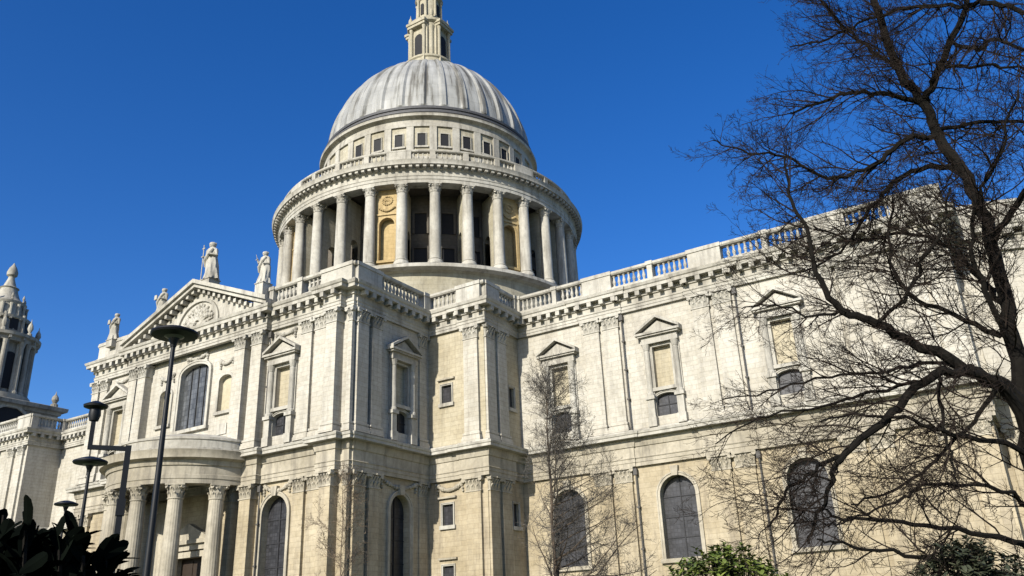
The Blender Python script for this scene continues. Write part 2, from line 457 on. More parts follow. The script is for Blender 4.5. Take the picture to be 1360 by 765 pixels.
def pilaster(F, u0, u1, dep, z0, zc0, zc1, warm):
    """base and shaft as one mesh, carved capital as its child"""
    w_ = round(u1 - u0, 2); key = (w_, dep, z0, warm)
    if key not in _pil:
        s = MB()
        for a, b_, e in ((0, 0.3, 0.2), (0.3, 0.5, 0.15), (0.5, 0.62, 0.06), (0.62, 0.8, 0.11)):
            s.box(ID, -w_ / 2 - e, w_ / 2 + e, -0.05, dep + e, z0 + a, z0 + b_)
        s.taper(ID, -w_ / 2, w_ / 2, dep, z0 + 0.8, zc0 - 0.1, -0.035)
        _pil[key] = (s.mesh('pilaster', M['warm' if warm else 'white']), capital_mb(w_, dep - 0.03, zc0, zc1).mesh('capital', M['warmtrim' if warm else 'trim']))
    a, c = _pil[key]; p = F.p((u0 + u1) / 2, 0, 0)
    o = link('pilaster', a, CA, p, F.ang())
    link('capital', c, o)
    return o


LO = dict(z0=1.5, zc0=12.85, zc1=14.0, warm=True)
HI = dict(z0=17.1, zc0=26.75, zc1=27.9, warm=False)


def pil2(F, u0, u1, dep=0.32):
    pilaster(F, u0, u1, dep, **LO); pilaster(F, u0, u1, dep, **HI)


# ---- walls -----------------------------------------------------------------
def L_arch(c, hw=1.55, sill=6.35): return (c - hw, c + hw, sill, 11.35, hw)
def U_win(c, hw=1.0): return (c - hw, c + hw, 18.0, 19.55, 0.38)
def U_niche(c, hw=0.85): return (c - hw, c + hw, 20.45, 24.15, 0)


# choir
CW = (31.4, 41.6, 52.1)
lo = [L_arch(c) for c in CW]
up = [U_win(c) for c in CW] + [U_niche(c) for c in CW]
mb = MB(); wall(mb, CS, 26.8, 65.2, 0, ZM, lo, 0.75); mb.build('choir_lower_wall', M['warm'], CA)
mb = MB(); wall(mb, CS, 26.8, 65.2, ZM, Z2, up, 0.45)
wall(mb, CE, -20.9, -12, ZM, Z2); mb.build('choir_upper_wall', M['white'], CA)
mb = MB(); wall(mb, CE, -20.9, -12, 0, ZM); mb.build('choir_end_wall', M['warm'], CA)


def aedicule(F, c, d=0.0):
    """pedimented frame round a blind niche, standing on pedestals either side of a small window"""
    mb = MB(); hw = 1.62
    for sg in (-1, 1):
        a, b_ = sorted((c + sg * 1.05, c + sg * hw))
        mb.box(F, a - 0.1, b_ + 0.1, d, d + 0.55, 17.1, 17.9)
        mb.box(F, a - 0.02, b_ + 0.02, d, d + 0.45, 17.9, 19.45)
        mb.box(F, a - 0.14, b_ + 0.14, d, d + 0.6, 19.45, 19.75)
        cu = (a + b_) / 2; p = F.p(cu, d + 0.28, 0)
        mb.lathe(p[0], p[1], [(0.33, 19.75), (0.33, 19.95), (0.25, 20.05), (0.25, 23.7), (0.22, 23.8), (0.25, 23.85), (0.36, 24.4), (0.0, 24.4)], 12)
        mb.box(F, a - 0.05, b_ + 0.05, d, d + 0.16, 19.75, 24.4)
    mb.box(F, c - hw - 0.12, c + hw + 0.12, d, d + 0.52, 24.4, 24.72)
    mb.box(F, c - hw - 0.06, c + hw + 0.06, d, d + 0.46, 24.72, 25.05)
    mb.box(F, c - hw - 0.3, c + hw + 0.3, d, d + 0.72, 25.05, 25.2)
    mb.box(F, c - hw - 0.48, c + hw + 0.48, d, d + 0.86, 25.2, 25.4)
    e = hw + 0.48
    mb.prism(F, [(c - e + 0.3, 25.4), (c + e - 0.3, 25.4), (c, 26.4)], d, d + 0.4)
    a, b_ = [(c - e, 25.4), (c, 26.62), (c + e, 25.4)], [(c - e, 25.64), (c, 26.88), (c + e, 25.64)]
    mb.strip(F, a, b_, d, d + 0.86)
    o = mb.build('aedicule', M['trim'], CA)
    nb = MB(); nb.prism(F, arch(*U_niche(c)), d - 0.5, d - 0.38); nb.build('niche_panel', M['cream'], o)
    nb = MB(); n_ = U_niche(c); nb.strip(F, arch(*n_), arch(*grow_o(n_, 0.22)), d - 0.02, d + 0.14)
    nb.box(F, n_[0] - 0.3, n_[1] + 0.3, d - 0.1, d + 0.3, n_[2] - 0.3, n_[2]); nb.build('niche_frame', M['trim'], o)
    return o


for c in CW:
    window(CS, L_arch(c), 0.7, 0.32, 0.12, bars=(1, 3), key=True)
    window(CS, U_win(c), 0.42, 0.2, 0.08, mat='trim', bars=(1, 1), sill=False)
    aedicule(CS, c)
for c in (36.0, 46.6, 56.9):
    for k in (-1, 1): pil2(CS, c + k * 0.98 - 0.8, c + k * 0.98 + 0.8)
for a in (61.6, 63.4): pil2(CS, a, a + 1.6)

# transept south and east
TC = 12.35
TWc = -11.5
big = (-1.9, 2.2, 20.4, 25.9, 0.85)
lo = [L_arch(TC, 1.5, 5.2)]
door = (0.1, 3.9, 2.4, 8.6, 0)
up = [U_win(TC), U_niche(TC), U_win(TWc), U_niche(TWc), big, (3.75, 5.5, 21.4, 24.4, 0.5), (-5.0, -3.3, 21.4, 24.4, 0.5)]
mb = MB(); wall(mb, FS, -16.2, 20.4, 0, ZM, lo + [door], 0.75)
EW = -30.85
wall(mb, FE, -37.3, -20.9, 0, ZM, [L_arch(EW, 1.3, 5.2)], 0.75)
wall(mb, TW, 20.9, 37.3, 0, ZM); mb.build('transept_lower_wall', M['warm'], CA)
mb = MB(); wall(mb, FS, -16.2, 20.4, ZM, Z2, up, 0.45)
wall(mb, FE, -37.3, -20.9, ZM, Z2, [U_win(EW), U_niche(EW)], 0.45)
wall(mb, TW, 20.9, 37.3, ZM, Z2); mb.build('transept_upper_wall', M['white'], CA)
window(FS, lo[0], 0.7, 0.35, 0.14, bars=(1, 3), key=True)
window(FE, L_arch(EW, 1.3, 5.2), 0.7, 0.35, 0.14, bars=(1, 3), key=True)
window(FS, big, 0.42, 0.4, 0.2, mat='trim', gl='glassgrey', bars=(3, 0), name='window')
for c, F in ((TC, FS), (TWc, FS), (EW, FE)):
    window(F, U_win(c), 0.42, 0.2, 0.08, mat='trim', bars=(1, 1), sill=False); aedicule(F, c)
for o in up[5:]:
    nb = MB(); nb.strip(FS, arch(*o), arch(*grow_o(o, 0.25)), -0.02, 0.12); nb.box(FS, o[0] - .3, o[1] + .3, -.1, .25, o[2] - .3, o[2])
    nb.box(FS, o[0] + .2, o[1] - .2, -.02, .1, 19.2, 20.2)
    q = nb.build('niche', M['trim'], CA)
    nb = MB(); nb.prism(FS, arch(*o), -0.5, -0.4); nb.build('niche_panel', M['niche'], q)
for a, b_, dep in ((18.15, 19.4, 0.97), (16.2, 17.75, 0.32), (14.55, 15.85, 0.32), (20.1, 20.6, 0.30), (8.7, 10.1, 0.86), (6.45, 7.85, 0.86),
                   (-8.0, -6.7, 0.86), (-9.4, -8.15, 0.86), (-15.1, -13.9, 0.32), (-16.6, -15.4, 0.32)):
    pil2(FS, a, b_, dep)
for a, b_, dep in ((-37.0, -35.6, 0.38), (-35.15, -33.85, 0.38), (-28.3, -27.2, 0.12)): pil2(FE, a, b_, dep)

# stair tower in the angle
sw = [(21.95, 23.1, 21.1, 22.8, 0)]; swl = [(21.95, 23.1, 10.2, 12.0, 0), (21.95, 23.1, 5.2, 6.85, 0)]
ew = [(-22.9, -22.0, 20.7, 22.7, 0)]; ewl = [(-22.9, -22.0, 10.0, 12.0, 0)]
mb = MB(); wall(mb, BS, 20.4, 26.8, 0, ZM, swl, 0.35); wall(mb, BE, -26.8, -20.9, 0, ZM, ewl, 0.35); mb.build('stair_tower_lower_wall', M['warm'], CA)
mb = MB(); wall(mb, BS, 20.4, 26.8, ZM, Z2, sw, 0.35); wall(mb, BE, -26.8, -20.9, ZM, Z2, ew, 0.35); mb.build('stair_tower_upper_wall', M['cream'], CA)
for F, l in ((BS, sw + swl), (BE, ew + ewl)):
    for o in l:
        q = window(F, o, 0.3, 0.16, 0.06, mat='trim', name='window')
for o in sw + swl:
    h_ = MB(); h_.box(BS, o[0] - 0.4, o[1] + 0.4, 0, 0.25, o[3] + 0.5, o[3] + 0.66); h_.build('hood_moulding', M['warmtrim'], CA)
pil2(BS, 24.65, 26.25, 0.32)
for a, b_ in ((-26.75, -25.3), (-24.8, -23.3)): pil2(BE, a, b_, 0.24)

# ---- entablatures -----------------------------------------------------------


def runs(F, u0, u1, brk):
    """plan points of a wall line from u0 to u1 with the entablature breaking forward at brk = [(ua, ub, d)]"""
    pts = [(u0, 0)]
    for a, b_, d in brk:
        if a <= u0: pts = [(u0, d)]
        else: pts += [(a, 0), (a, d)]
        if b_ >= u1: pts += [(u1, d)]
        else: pts += [(b_, d), (b_, 0)]
    if pts[-1][0] < u1: pts.append((u1, 0))
    return [F.p(u, d, 0)[:2] for u, d in pts]


brS = [(-9.6, -6.4, 0.55), (6.2, 10.3, 0.55), (18.0, 19.5, 0.65)]
brSu = [(-9.6, 10.3, 0.55), (18.0, 19.5, 0.65)]
brE = [(-36.95, -33.6, 0.12)]
brC = [(c - 1.95, c + 1.95, 0.12) for c in (36.0, 46.6, 56.9)] + [(61.4, 65.0, 0.12)]
pT = lambda br: [TW.p(20.9, 0, 0)[:2]] + runs(FS, -16.2, 20.4, br) + runs(FE, -37.3, -26.85, brE)[1:]
pB = [BS.p(20.45, 0, 0)[:2]] + runs(BS, 20.45, 26.8, [(24.4, 26.5, 0.12)])[1:] + runs(BE, -26.8, -20.95, [(-26.95, -23.1, 0.12)])[1:]
pB = [(20.45, -26.8), (24.4, -26.8), (24.4, -26.95), (26.95, -26.95), (26.95, -23.1), (26.8, -23.1), (26.8, -20.95)]
pC = runs(CS, 26.85, 65.2, brC) + [(65.2, -12)]

LOW = [(-0.1, 14.0), (0.30, 14.0), (0.30, 14.3), (0.35, 14.33), (0.35, 14.6), (0.42, 14.68), (0.30, 14.75), (0.30, 15.6), (0.40, 15.65), (0.46, 15.9), (0.52, 16.3), (-0.1, 16.3)]
LOC = [(-0.1, 16.3), (1.05, 16.32), (1.05, 16.55), (1.12, 16.6), (1.16, 16.78), (0.55, 16.9), (0.42, 16.9), (0.42, 17.02), (0.36, 17.1), (-0.1, 17.1)]
HIP = [(-0.1, 27.9), (0.28, 27.9), (0.28, 28.12), (0.33, 28.15), (0.33, 28.38), (0.4, 28.45), (0.28, 28.5), (0.28, 29.0), (0.42, 29.06), (0.42, 29.42), (1.0, 29.44), (1.0, 29.72), (1.1, 29.8), (1.18, 30.04), (0.4, 30.2), (-0.2, 30.2)]


def entab(path, prof, mat, name, mod=None):
    mb = MB(); mb.sweep(path, prof)
    if mod:
        e0, e1, z0, z1, wd, pitch = mod
        for a, c in zip(path, path[1:]):
            dx, dy = c[0] - a[0], c[1] - a[1]; l = hypot(dx, dy)
            if l < 0.9: continue
            F = Fr(a[0], a[1], dx / l, dy / l); k = max(1, int((l - 0.2) / pitch)); p_ = (l - 0.2) / k
            for i in range(k + 1):
                u = 0.1 + i * p_; mb.box(F, u - wd / 2, u + wd / 2, e0, e1, z0, z1)
    return mb.build(name, M[mat], CA)


MODU = (0.41, 0.97, 29.0, 29.438, 0.42, 0.96)
for path, nm in ((pT(brSu), 'transept_cornice'), (pB, 'stair_tower_cornice'), (pC, 'choir_cornice')):
    entab(path, HIP, 'trim', nm, MODU)
for path, nm in ((pT(brS), 'transept_string_course'), (pB, 'stair_tower_string_course'), (pC, 'choir_string_course')):
    entab(path, LOW, 'warmtrim', nm); entab(path, LOC, 'trim', nm.replace('string_course', 'middle_cornice'))
PL = [(-0.1, -0.5), (0.55, -0.5), (0.55, 0.9), (0.45, 1.0), (0.4, 1.5), (-0.1, 1.5)]
for path, nm in ((pT(brS), 'plinth'), (pB, 'plinth'), (pC, 'plinth')): entab(path, PL, 'warmtrim', nm)


# ---- balustrades --------------------------------------------------------------
def balustrade(path, solid, name, z=30.2, h=1.95, mat='trim', e=0.0):
    """bottom rail, coping, solid dies where given, balusters between; solid = list per segment of (a, b) spans"""
    mb = MB(); t_ = 0.32
    mb.sweep(path, [(e - t_, z), (e + t_ + .05, z), (e + t_ + .05, z + .36), (e + t_ - .06, z + .44), (e - t_, z + .44)])
    mb.sweep(path, [(e - t_, z + h - .32), (e + t_ - .02, z + h - .32), (e + t_ + .08, z + h - .2), (e + t_ + .08, z + h), (e - t_ - .05, z + h), (e - t_ - .05, z + h - .3), (e - t_, z + h - .32)])
    for i, (a, c) in enumerate(zip(path, path[1:])):
        dx, dy = c[0] - a[0], c[1] - a[1]; l = hypot(dx, dy); F = Fr(a[0], a[1], dx / l, dy / l)
        sp = solid[i] if i < len(solid) else []
        for s0, s1 in sp:
            mb.box(F, s0, s1, e - t_ - .08, e + t_ + .12, z + 0.02, z + h - .3)
            mb.box(F, s0 - .08, s1 + .08, e - t_ - .16, e + t_ + .2, z + h - .302, z + h + .05)
        u = 0.3
        while u < l - 0.2:
            if not any(s0 - .2 < u < s1 + .2 for s0, s1 in sp):
                p = F.p(u, e, 0); zb = z + .44; hh = h - .76
                mb.lathe(p[0], p[1], [(0.15, zb), (0.15, zb + .1 * hh), (0.09, zb + .16 * hh), (0.17, zb + .38 * hh), (0.14, zb + .5 * hh), (0.08, zb + .72 * hh), (0.09, zb + .84 * hh), (0.15, zb + .9 * hh), (0.15, zb + hh)], 8)
            u += 0.5
    return mb.build(name, M[mat], CA)


balustrade([(26.9, -20.9), (65.2, -20.9), (65.2, -12)],
           [[(0.0, 0.6), (4.3, 4.75), (7.6, 10.6), (14.3, 14.8), (18.2, 21.2), (24.8, 25.3), (28.5, 31.6), (35.0, 38.3)], [(-0.3, 8.9)]], 'choir_balustrade')
balustrade([(20.45, -26.8), (26.8, -26.8), (26.8, -20.95)], [[(3.6, 6.3), (0, .3)], [(0.0, 2.2), (5.0, 5.85)]], 'stair_tower_balustrade')
balustrade([(10.2, -37.3), (20.4, -37.3), (20.4, -26.85)], [[(0, .5), (3.6, 4.2), (6.6, 10.3)], [(0.0, 3.2), (9.4, 10.4)]], 'transept_balustrade')
balustrade([(-16.2, -21.0), (-16.2, -37.3), (-9.7, -37.3)], [[(12, 16.4)], [(0, 6.5)]], 'transept_balustrade')

# ---- pediment -----------------------------------------------------------------
e, za, zb = 9.9, 30.2, 34.55
mb = MB()
mb.prism(FS, [(-e + 1.0, za), (e - 0.6, za), (0.15, zb - 0.2)], -0.6, 0.42)
mb.prism(FS, [(-e + 0.4, za), (e, za), (0.15, zb + 0.15)], -6, -0.6)
A_, B_ = [(-e - 0.7, za), (0.15, zb), (e + 0.9, za)], [(-e - 0.7, za + 0.62), (0.15, zb + 0.75), (e + 0.9, za + 0.62)]
mb.strip(FS, A_, B_, -0.6, 1.35)
A2 = [(-e - 0.8, za + 0.35), (0.15, zb + 0.38), (e + 1.0, za + 0.35)]; mb.strip(FS, A2, [(u, z + .42) for u, z in A2], 1.35, 1.6)
for sg in (-1, 1):
    for i in range(12):
        f = (i + 0.6) / 12.5; u = 0.15 + sg * f * (e - 0.1); z = zb - f * (zb - za) - 0.36
        mb.box(FS, u - .18, u + .18, .4, 1.1, z, z + .38)
PD = mb.build('pediment', M['trim'], CA)
mb = MB(); o = (-2.7, 3.0, 30.45, 30.7, 2.45)
mb.strip(FS, arch(*o, 20), arch(*grow_o(o, 0.3), 20), .4, .62)
rr = random.Random(3)
for i in range(46):
    a = pi * (i + .5) / 46; r_ = rr.uniform(0.5, 2.25); u, z = 0.15 + r_ * cos(a), 30.6 + r_ * sin(a)
    mb.sphere(FS.p(u, .42, z), rr.uniform(.16, .32), 7, 5)
for i in range(9):
    a = pi * (i + .5) / 9; mb.tube([Vector(FS.p(.15 + .5 * cos(a), .45, 30.7 + .5 * sin(a))), Vector(FS.p(.15 + 2.3 * cos(a), .5, 30.7 + 2.2 * sin(a)))], [.2, .09], 6)
mb.build('tympanum_relief', M['trim'], PD)

# ---- downpipes ------------------------------------------------------------------
for F, u, d in ((CS, 38.15, .3), (CS, 48.75, .3), (FS, 10.62, .3), (FS, 17.9, .3)):
    mb = MB()
    for z0, z1 in ((0.5, 13.9), (17.15, 27.8)):
        p, q = Vector(F.p(u, d, z0)), Vector(F.p(u, d, z1)); mb.tube([p, q], [.062, .062], 8)
        mb.box(F, u - .17, u + .17, d - .2, d + .14, z1 - .6, z1 - .1)
        for k in range(1, 4): mb.box(F, u - .12, u + .12, d - .32, d + .1, z0 + (z1 - z0) * k / 4, z0 + (z1 - z0) * k / 4 + .14)
    mb.build('downpipe', M['pipe'], CA)

# ---- carved swags between the capitals ---------------------------------------------


def swag(F, u0, u1, z, sag, mat, d=0.05):
    mb = MB(); k = 15
    for i in range(k + 1):
        f = i / k; u = u0 + (u1 - u0) * f; zz = z - sag * 4 * f * (1 - f)
        mb.sphere(F.p(u, d + .06, zz), rr.uniform(.13, .24), 6, 4)
    for u in (u0, u1):
        for j in range(4): mb.sphere(F.p(u + rr.uniform(-.1, .1), d + .05, z - .25 * j), .17 - .02 * j, 6, 4)
    mb.build('carved_swag', M[mat], CA)


for F, u0, u1, m_ in ((BS, 21.4, 24.2, 1), (FS, 11.0, 14.0, 1), (FE, -33.3, -28.7, 1)):
    swag(F, u0, u1, 13.75, .55, 'warmtrim')
swag(FS, -1.2, 1.6, 27.65, .35, 'trim')
swag(FS, 3.7, 5.6, 26.4, .4, 'trim'); swag(FS, -5.1, -3.2, 26.4, .4, 'trim')
swag(FS, 11.2, 13.6, 27.5, .3, 'trim'); swag(FS, -12.6, -10.4, 27.5, .3, 'trim')

# ---- semicircular portico -------------------------------------------------------------
PX, PY, PR = 1.5, -37.3, 6.7
mb = MB(); mb.lathe(PX, PY, [(PR + 2.6, 0), (PR + 2.6, .6), (PR + 2.0, .6), (PR + 2.0, 1.2), (PR + 1.5, 1.2), (PR + 1.5, 1.8), (PR + 1.0, 1.8), (PR + 1.0, 2.4), (0.0, 2.4)], 48, pi, 2 * pi)
mb.build('portico_steps', M['warmtrim'], CA)
mb = MB(); q = 0.62
prof = [(PR - q, 14.0), (PR + q, 14.0), (PR + q, 14.35), (PR + q + .06, 14.4), (PR + q + .06, 14.7), (PR + q, 14.75), (PR + q, 15.45), (PR + q + .12, 15.5), (PR + q + .2, 15.9), (PR + q + .7, 16.05), (PR + q + .7, 16.38), (PR + q + .85, 16.7), (PR + q + .2, 16.86), (PR + .35, 16.86)]
mb.lathe(PX, PY, prof, 64, pi, 2 * pi)
mb.lathe(PX, PY, [(PR - q, 14.0), (PR - q, 14.9), (0, 14.9)], 64, pi, 2 * pi)
mb.build('portico_entablature', M['warmtrim'], CA, True)
mb = MB(); mb.lathe(PX, PY, [(PR + .36, 16.86), (PR + .36, 17.1), (PR + .2, 17.15), (PR + .2, 17.75), (PR + .3, 17.8), (PR + .3, 18.0), (PR - .3, 18.15), (PR - 2, 18.7), (0, 19.3)], 64, pi, 2 * pi)
mb.build('portico_roof', M['trim'], CA, True)


def fluted(a, z, k=20):
    return 1 - 0.035 * (0.5 + 0.5 * cos(k * a)) if 3.2 < z < 12.75 else 1.0


col = MB(); r0 = .70
col.lathe(0, 0, [(r0 * 1.4, 2.4), (r0 * 1.4, 2.62), (r0 * 1.32, 2.75), (r0 * 1.12, 2.9), (r0 * 1.2, 3.05), (r0, 3.19)] + [(r0 * (1 - .14 * (i / 8) ** 1.8), 3.21 + (12.7 - 3.21) * i / 8) for i in range(9)] + [(r0 * .95, 12.76), (r0 * .95, 12.85)], 80, mod=fluted)
colm = col.mesh('portico_column', M['warmtrim'], True)


def round_capital(r, z0, z1, s=1.0):
    c = MB(); h = z1 - z0
    c.lathe(0, 0, [(r, z0), (r * 1.02, z0 + .5 * h), (r * 1.3, z1 - .14 * h), (r * .5, z1 - .14 * h)], 16)
    for row, (a, b_, out, k, ph) in enumerate(((0, .42, .2, 8, 0), (.28, .76, .28, 8, .5))):
        for i in range(k):
            an = 2 * pi * (i + ph) / k; F = Fr(0, 0, -sin(an), cos(an)); hw = r * .33
            za, zb_ = z0 + a * h, z0 + b_ * h; rr_ = r * .98
            c.add([F.p(-hw, rr_, za), F.p(hw, rr_, za), F.p(hw * .9, rr_ + out * .4 * r, (za + zb_) / 2), F.p(-hw * .9, rr_ + out * .4 * r, (za + zb_) / 2), F.p(hw * .5, rr_ + out * r + .05, zb_), F.p(-hw * .5, rr_ + out * r + .05, zb_), F.p(0, rr_ + out * r + .09, zb_ - .16 * h)],
                  [(0, 1, 2, 3), (3, 2, 4, 5), (5, 4, 6)])
    for i in range(4):
        an = pi / 4 + i * pi / 2
        c.tube([Vector((r * cos(an) * .9, r * sin(an) * .9, z0 + .72 * h)), Vector((r * cos(an) * 1.55, r * sin(an) * 1.55, z0 + .8 * h))], [.12 * h, .16 * h], 6)
    k = r * 1.28
    c.box(ID, -k, k, -k, k, z1 - .14 * h, z1 - .02)
    return c


capm = round_capital(r0 * .88, 12.85, 14.0).mesh('capital', M['warmtrim'])
for k in range(6):
    a = R_(-21 - 28 * k)
    o = link('portico_column', colm, CA, (PX + PR * cos(a), PY + PR * sin(a), 0), a)
    link('capital', capm, o)
# doorway under the portico: frame, hood, leaves, flanking niches
mb = MB(); mb.strip(FS, arch(*door), arch(*grow_o(door, .5)), -.02, .3)
mb.box(FS, -.9, 4.9, 0, .5, 9.2, 9.7); mb.box(FS, -1.2, 5.2, 0, .8, 9.7, 10.05)
mb.prism(FS, [(-1.1, 10.05), (5.1, 10.05), (2.0, 11.5)], 0, .6)
for u in (-2.2, 6.2): mb.box(FS, u - .55, u + .55, 0, .4, 2.4, 12.8); mb.box(FS, u - .7, u + .7, 0, .55, 12.8, 13.7)
D_ = mb.build('doorway', M['warmtrim'], CA)
mb = MB(); mb.box(FS, .1, 3.9, -.7, -.6, 2.4, 8.6)
for u in (.5, 2.3):
    for z in (2.8, 4.8, 6.8): mb.box(FS, u, u + 1.2, -.6, -.54, z, z + 1.6)
mb.build('door', plain('dark_oak', (.03, .02, .013), .6), D_)

# ---- roofs (closing the building) -----------------------------------------------------
mb = MB()
mb.box(ID, -16.0, 20.2, 20.5, 37.1, 29.9, 30.15)      # d = -y in the identity frame
mb.box(ID, 20.2, 26.6, 20.5, 26.6, 29.9, 30.15)
mb.box(ID, -86, 65.0, -20.5, 20.7, 29.85, 30.1)
mb.build('flat_roof', M['roof'], CA)

# ---- apse at the east end --------------------------------------------------------------
mb = MB(); mb.lathe(65.0, -3.0, [(12.5, 0), (12.5, ZM)], 40, -pi / 2, pi / 2); mb.build('apse_lower_wall', M['warm'], CA)
mb = MB(); mb.lathe(65.0, -3.0, [(12.5, ZM), (12.5, Z2), (0, Z2 + .5)], 40, -pi / 2, pi / 2); mb.build('apse_upper_wall', M['white'], CA)
ap = [(65.0 + 12.5 * cos(a), -3.0 + 12.5 * sin(a)) for a in [-pi / 2 + pi * i / 28 for i in range(29)]]
entab(ap, HIP, 'trim', 'apse_cornice', MODU); entab(ap, LOW, 'warmtrim', 'apse_string_course'); entab(ap, LOC, 'trim', 'apse_middle_cornice')
mb = MB(); mb.sweep(ap, [(-.3, 30.2), (.35, 30.2), (.35, 31.9), (.45, 31.9), (.45, 32.15), (-.35, 32.15)]); mb.build('apse_parapet', M['trim'], CA)

for k in range(5):
    a = R_(-72 + 36 * k); F = Fr(65.0, -3.0, -sin(a), cos(a)); d = 12.5 * cos(.125) + .02
    window(F, (-1.5, 1.5, 6.35, 11.35, 1.5), -.06, .32, .4, bars=(1, 3), d=d)
for k in range(6):
    a = R_(-90 + 36 * k + (6 if k == 0 else -6 if k == 5 else 0)); F = Fr(65.0 + 12.45 * cos(a), -3.0 + 12.45 * sin(a), -sin(a), cos(a))
    pil2(F, -.75, .75)

# ---- dome -----------------------------------------------------------------------------
NB = 32; ST = 2 * pi / NB
colang = [-pi / 2 + ST * (k + .5) for k in range(NB)]
VIS0, VIS1 = R_(-52.4 - 118), R_(-52.4 + 118)
mb = MB(); mb.lathe(0, 0, [(20.5, 29.5), (20.5, 34.2), (20.9, 34.4), (20.9, 34.9), (20.3, 35.1), (20.3, 40.5), (20.75, 40.7)], 128); mb.build('drum_base', M['drum'], CA, True)
mb = MB(); mb.lathe(0, 0, [(20.75, 40.7), (21.55, 40.85), (21.55, 41.25), (21.2, 41.45), (16, 41.5)], 128); mb.build('drum_ledge', M['trim'], CA, True)
mb = MB(); mb.lathe(0, 0, [(16.9, 41.4), (16.9, 52.6)], 128); mb.build('inner_drum_wall', M['soot'], CA, True)  # shade behind the columns is put into this wall's dark colour
r0 = .70
c_ = MB(); c_.lathe(0, 0, [(r0 * 1.4, 41.45), (r0 * 1.4, 41.7), (r0 * 1.3, 41.85), (r0 * 1.1, 42.0), (r0 * 1.2, 42.12), (r0, 42.25)] + [(r0 * (1 - .13 * (i / 6) ** 1.7), 42.25 + 8.7 * i / 6) for i in range(7)] + [(r0 * .95, 51.0)], 20)
dcm = c_.mesh('drum_column', M['trim'], True)
dcap = round_capital(r0 * .88, 51.0, 52.1).mesh('capital', M['trim'])
butt = MB()      # radial wall behind a column with an arched passage
FB = Fr(0, 0, 1, 0)
wall(butt, FB, 17.0, 19.85, 41.45, 52.1, [(17.5, 18.9, 41.5, 46.2, .7)], .9, .45)
wall(butt, Fr(0, 0, -1, 0), -19.85, -17.0, 41.45, 52.1, [(-18.9, -17.5, 41.5, 46.2, .7)], .9, .45)
butt.add([(19.85, -.45, 41.45), (19.85, .45, 41.45), (19.85, .45, 52.1), (19.85, -.45, 52.1)], [(0, 1, 2, 3)])
bm_ = butt.mesh('buttress_wall', M['drum'])
for a in colang:
    if not (VIS0 < a < VIS1) and not (VIS0 < a - 2 * pi < VIS1): continue
    o = link('drum_column', dcm, CA, (20.35 * cos(a), 20.35 * sin(a), 0), a); link('capital', dcap, o)
    link('buttress_wall', bm_, CA, None, a)
# niche bays: four-bay rhythm, ochre niches between paired columns
nf = MB(); FN = Fr(0, 0, 0, 1)      # u = y, n = +x ; local to angle 0
hw = 20.0 * sin(ST / 2) - .45
op = (-.95, .95, 42.6, 47.3, .95)
wall(nf, FN, -hw, hw, 41.45, 52.1, [op], .55, 19.75)
nf.box(FN, -hw, hw, 18.9, 19.0, 41.45, 52.1)
nf.strip(FN, arch(*op), arch(*grow_o(op, .22)), 19.73, 19.87); nf.box(FN, -1.2, 1.2, 19.7, 20.0, 42.3, 42.6)
rn = random.Random(12)
for i in range(9): nf.sphere(FN.p(-.9 + .225 * i, 19.85, 49.6 - .4 * sin(pi * i / 8)), .17, 6, 4)
for i in range(16):
    a = 2 * pi * i / 16; nf.sphere(FN.p(.62 * cos(a), 19.8, 50.6 + .55 * sin(a)), .13, 6, 4)
for i in range(14): nf.sphere(FN.p(rn.uniform(-.4, .4), 19.78, 50.6 + rn.uniform(-.35, .35)), rn.uniform(.1, .18), 6, 4)
for u in (-1.25, 1.25): nf.box(FN, u - .1, u + .1, 19.74, 19.86, 42.7, 48.6)
nf.box(FN, -1.4, 1.4, 19.74, 19.9, 48.62, 48.85)
nfm = nf.mesh('niche_bay', M['ochre'])
nc = MB(); nc.lathe(18.7, 0, [(0.01, 42.5), (1.0, 42.5), (1.0, 47.4)] + [(1.0 * cos(t_ * pi / 12), 47.4 + 1.0 * sin(t_ * pi / 12)) for t_ in range(1, 7)], 16, -pi / 2, pi / 2)
for a in [R_(-90 + 22.5 + 45 * k) for k in range(8)]:
    if VIS0 < a < VIS1 or VIS0 < a - 2 * pi < VIS1: link('niche_bay', nfm, CA, None, a)
# drum windows and doors, frames coloured dark for the colonnade's shade
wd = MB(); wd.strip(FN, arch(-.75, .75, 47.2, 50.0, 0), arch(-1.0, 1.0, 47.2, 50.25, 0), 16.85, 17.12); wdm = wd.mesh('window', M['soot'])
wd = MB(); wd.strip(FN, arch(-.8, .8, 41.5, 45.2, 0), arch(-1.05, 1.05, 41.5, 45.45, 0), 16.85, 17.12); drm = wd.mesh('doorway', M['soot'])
gl_ = MB(); gl_.box(FN, -.75, .75, 16.88, 16.95, 47.2, 50.0); glm = gl_.mesh('glazing', M['dark'])
gl_ = MB(); gl_.box(FN, -.8, .8, 16.88, 16.95, 41.5, 45.2); dom = gl_.mesh('door', M['dark'])
for k in range(NB):
    a = -pi / 2 + ST * k
    if k % 4 == 2 or not (VIS0 < a < VIS1): continue
    o = link('window', wdm, CA, None, a); link('glazing', glm, o)
    o = link('doorway', drm, CA, None, a); link('door', dom, o)
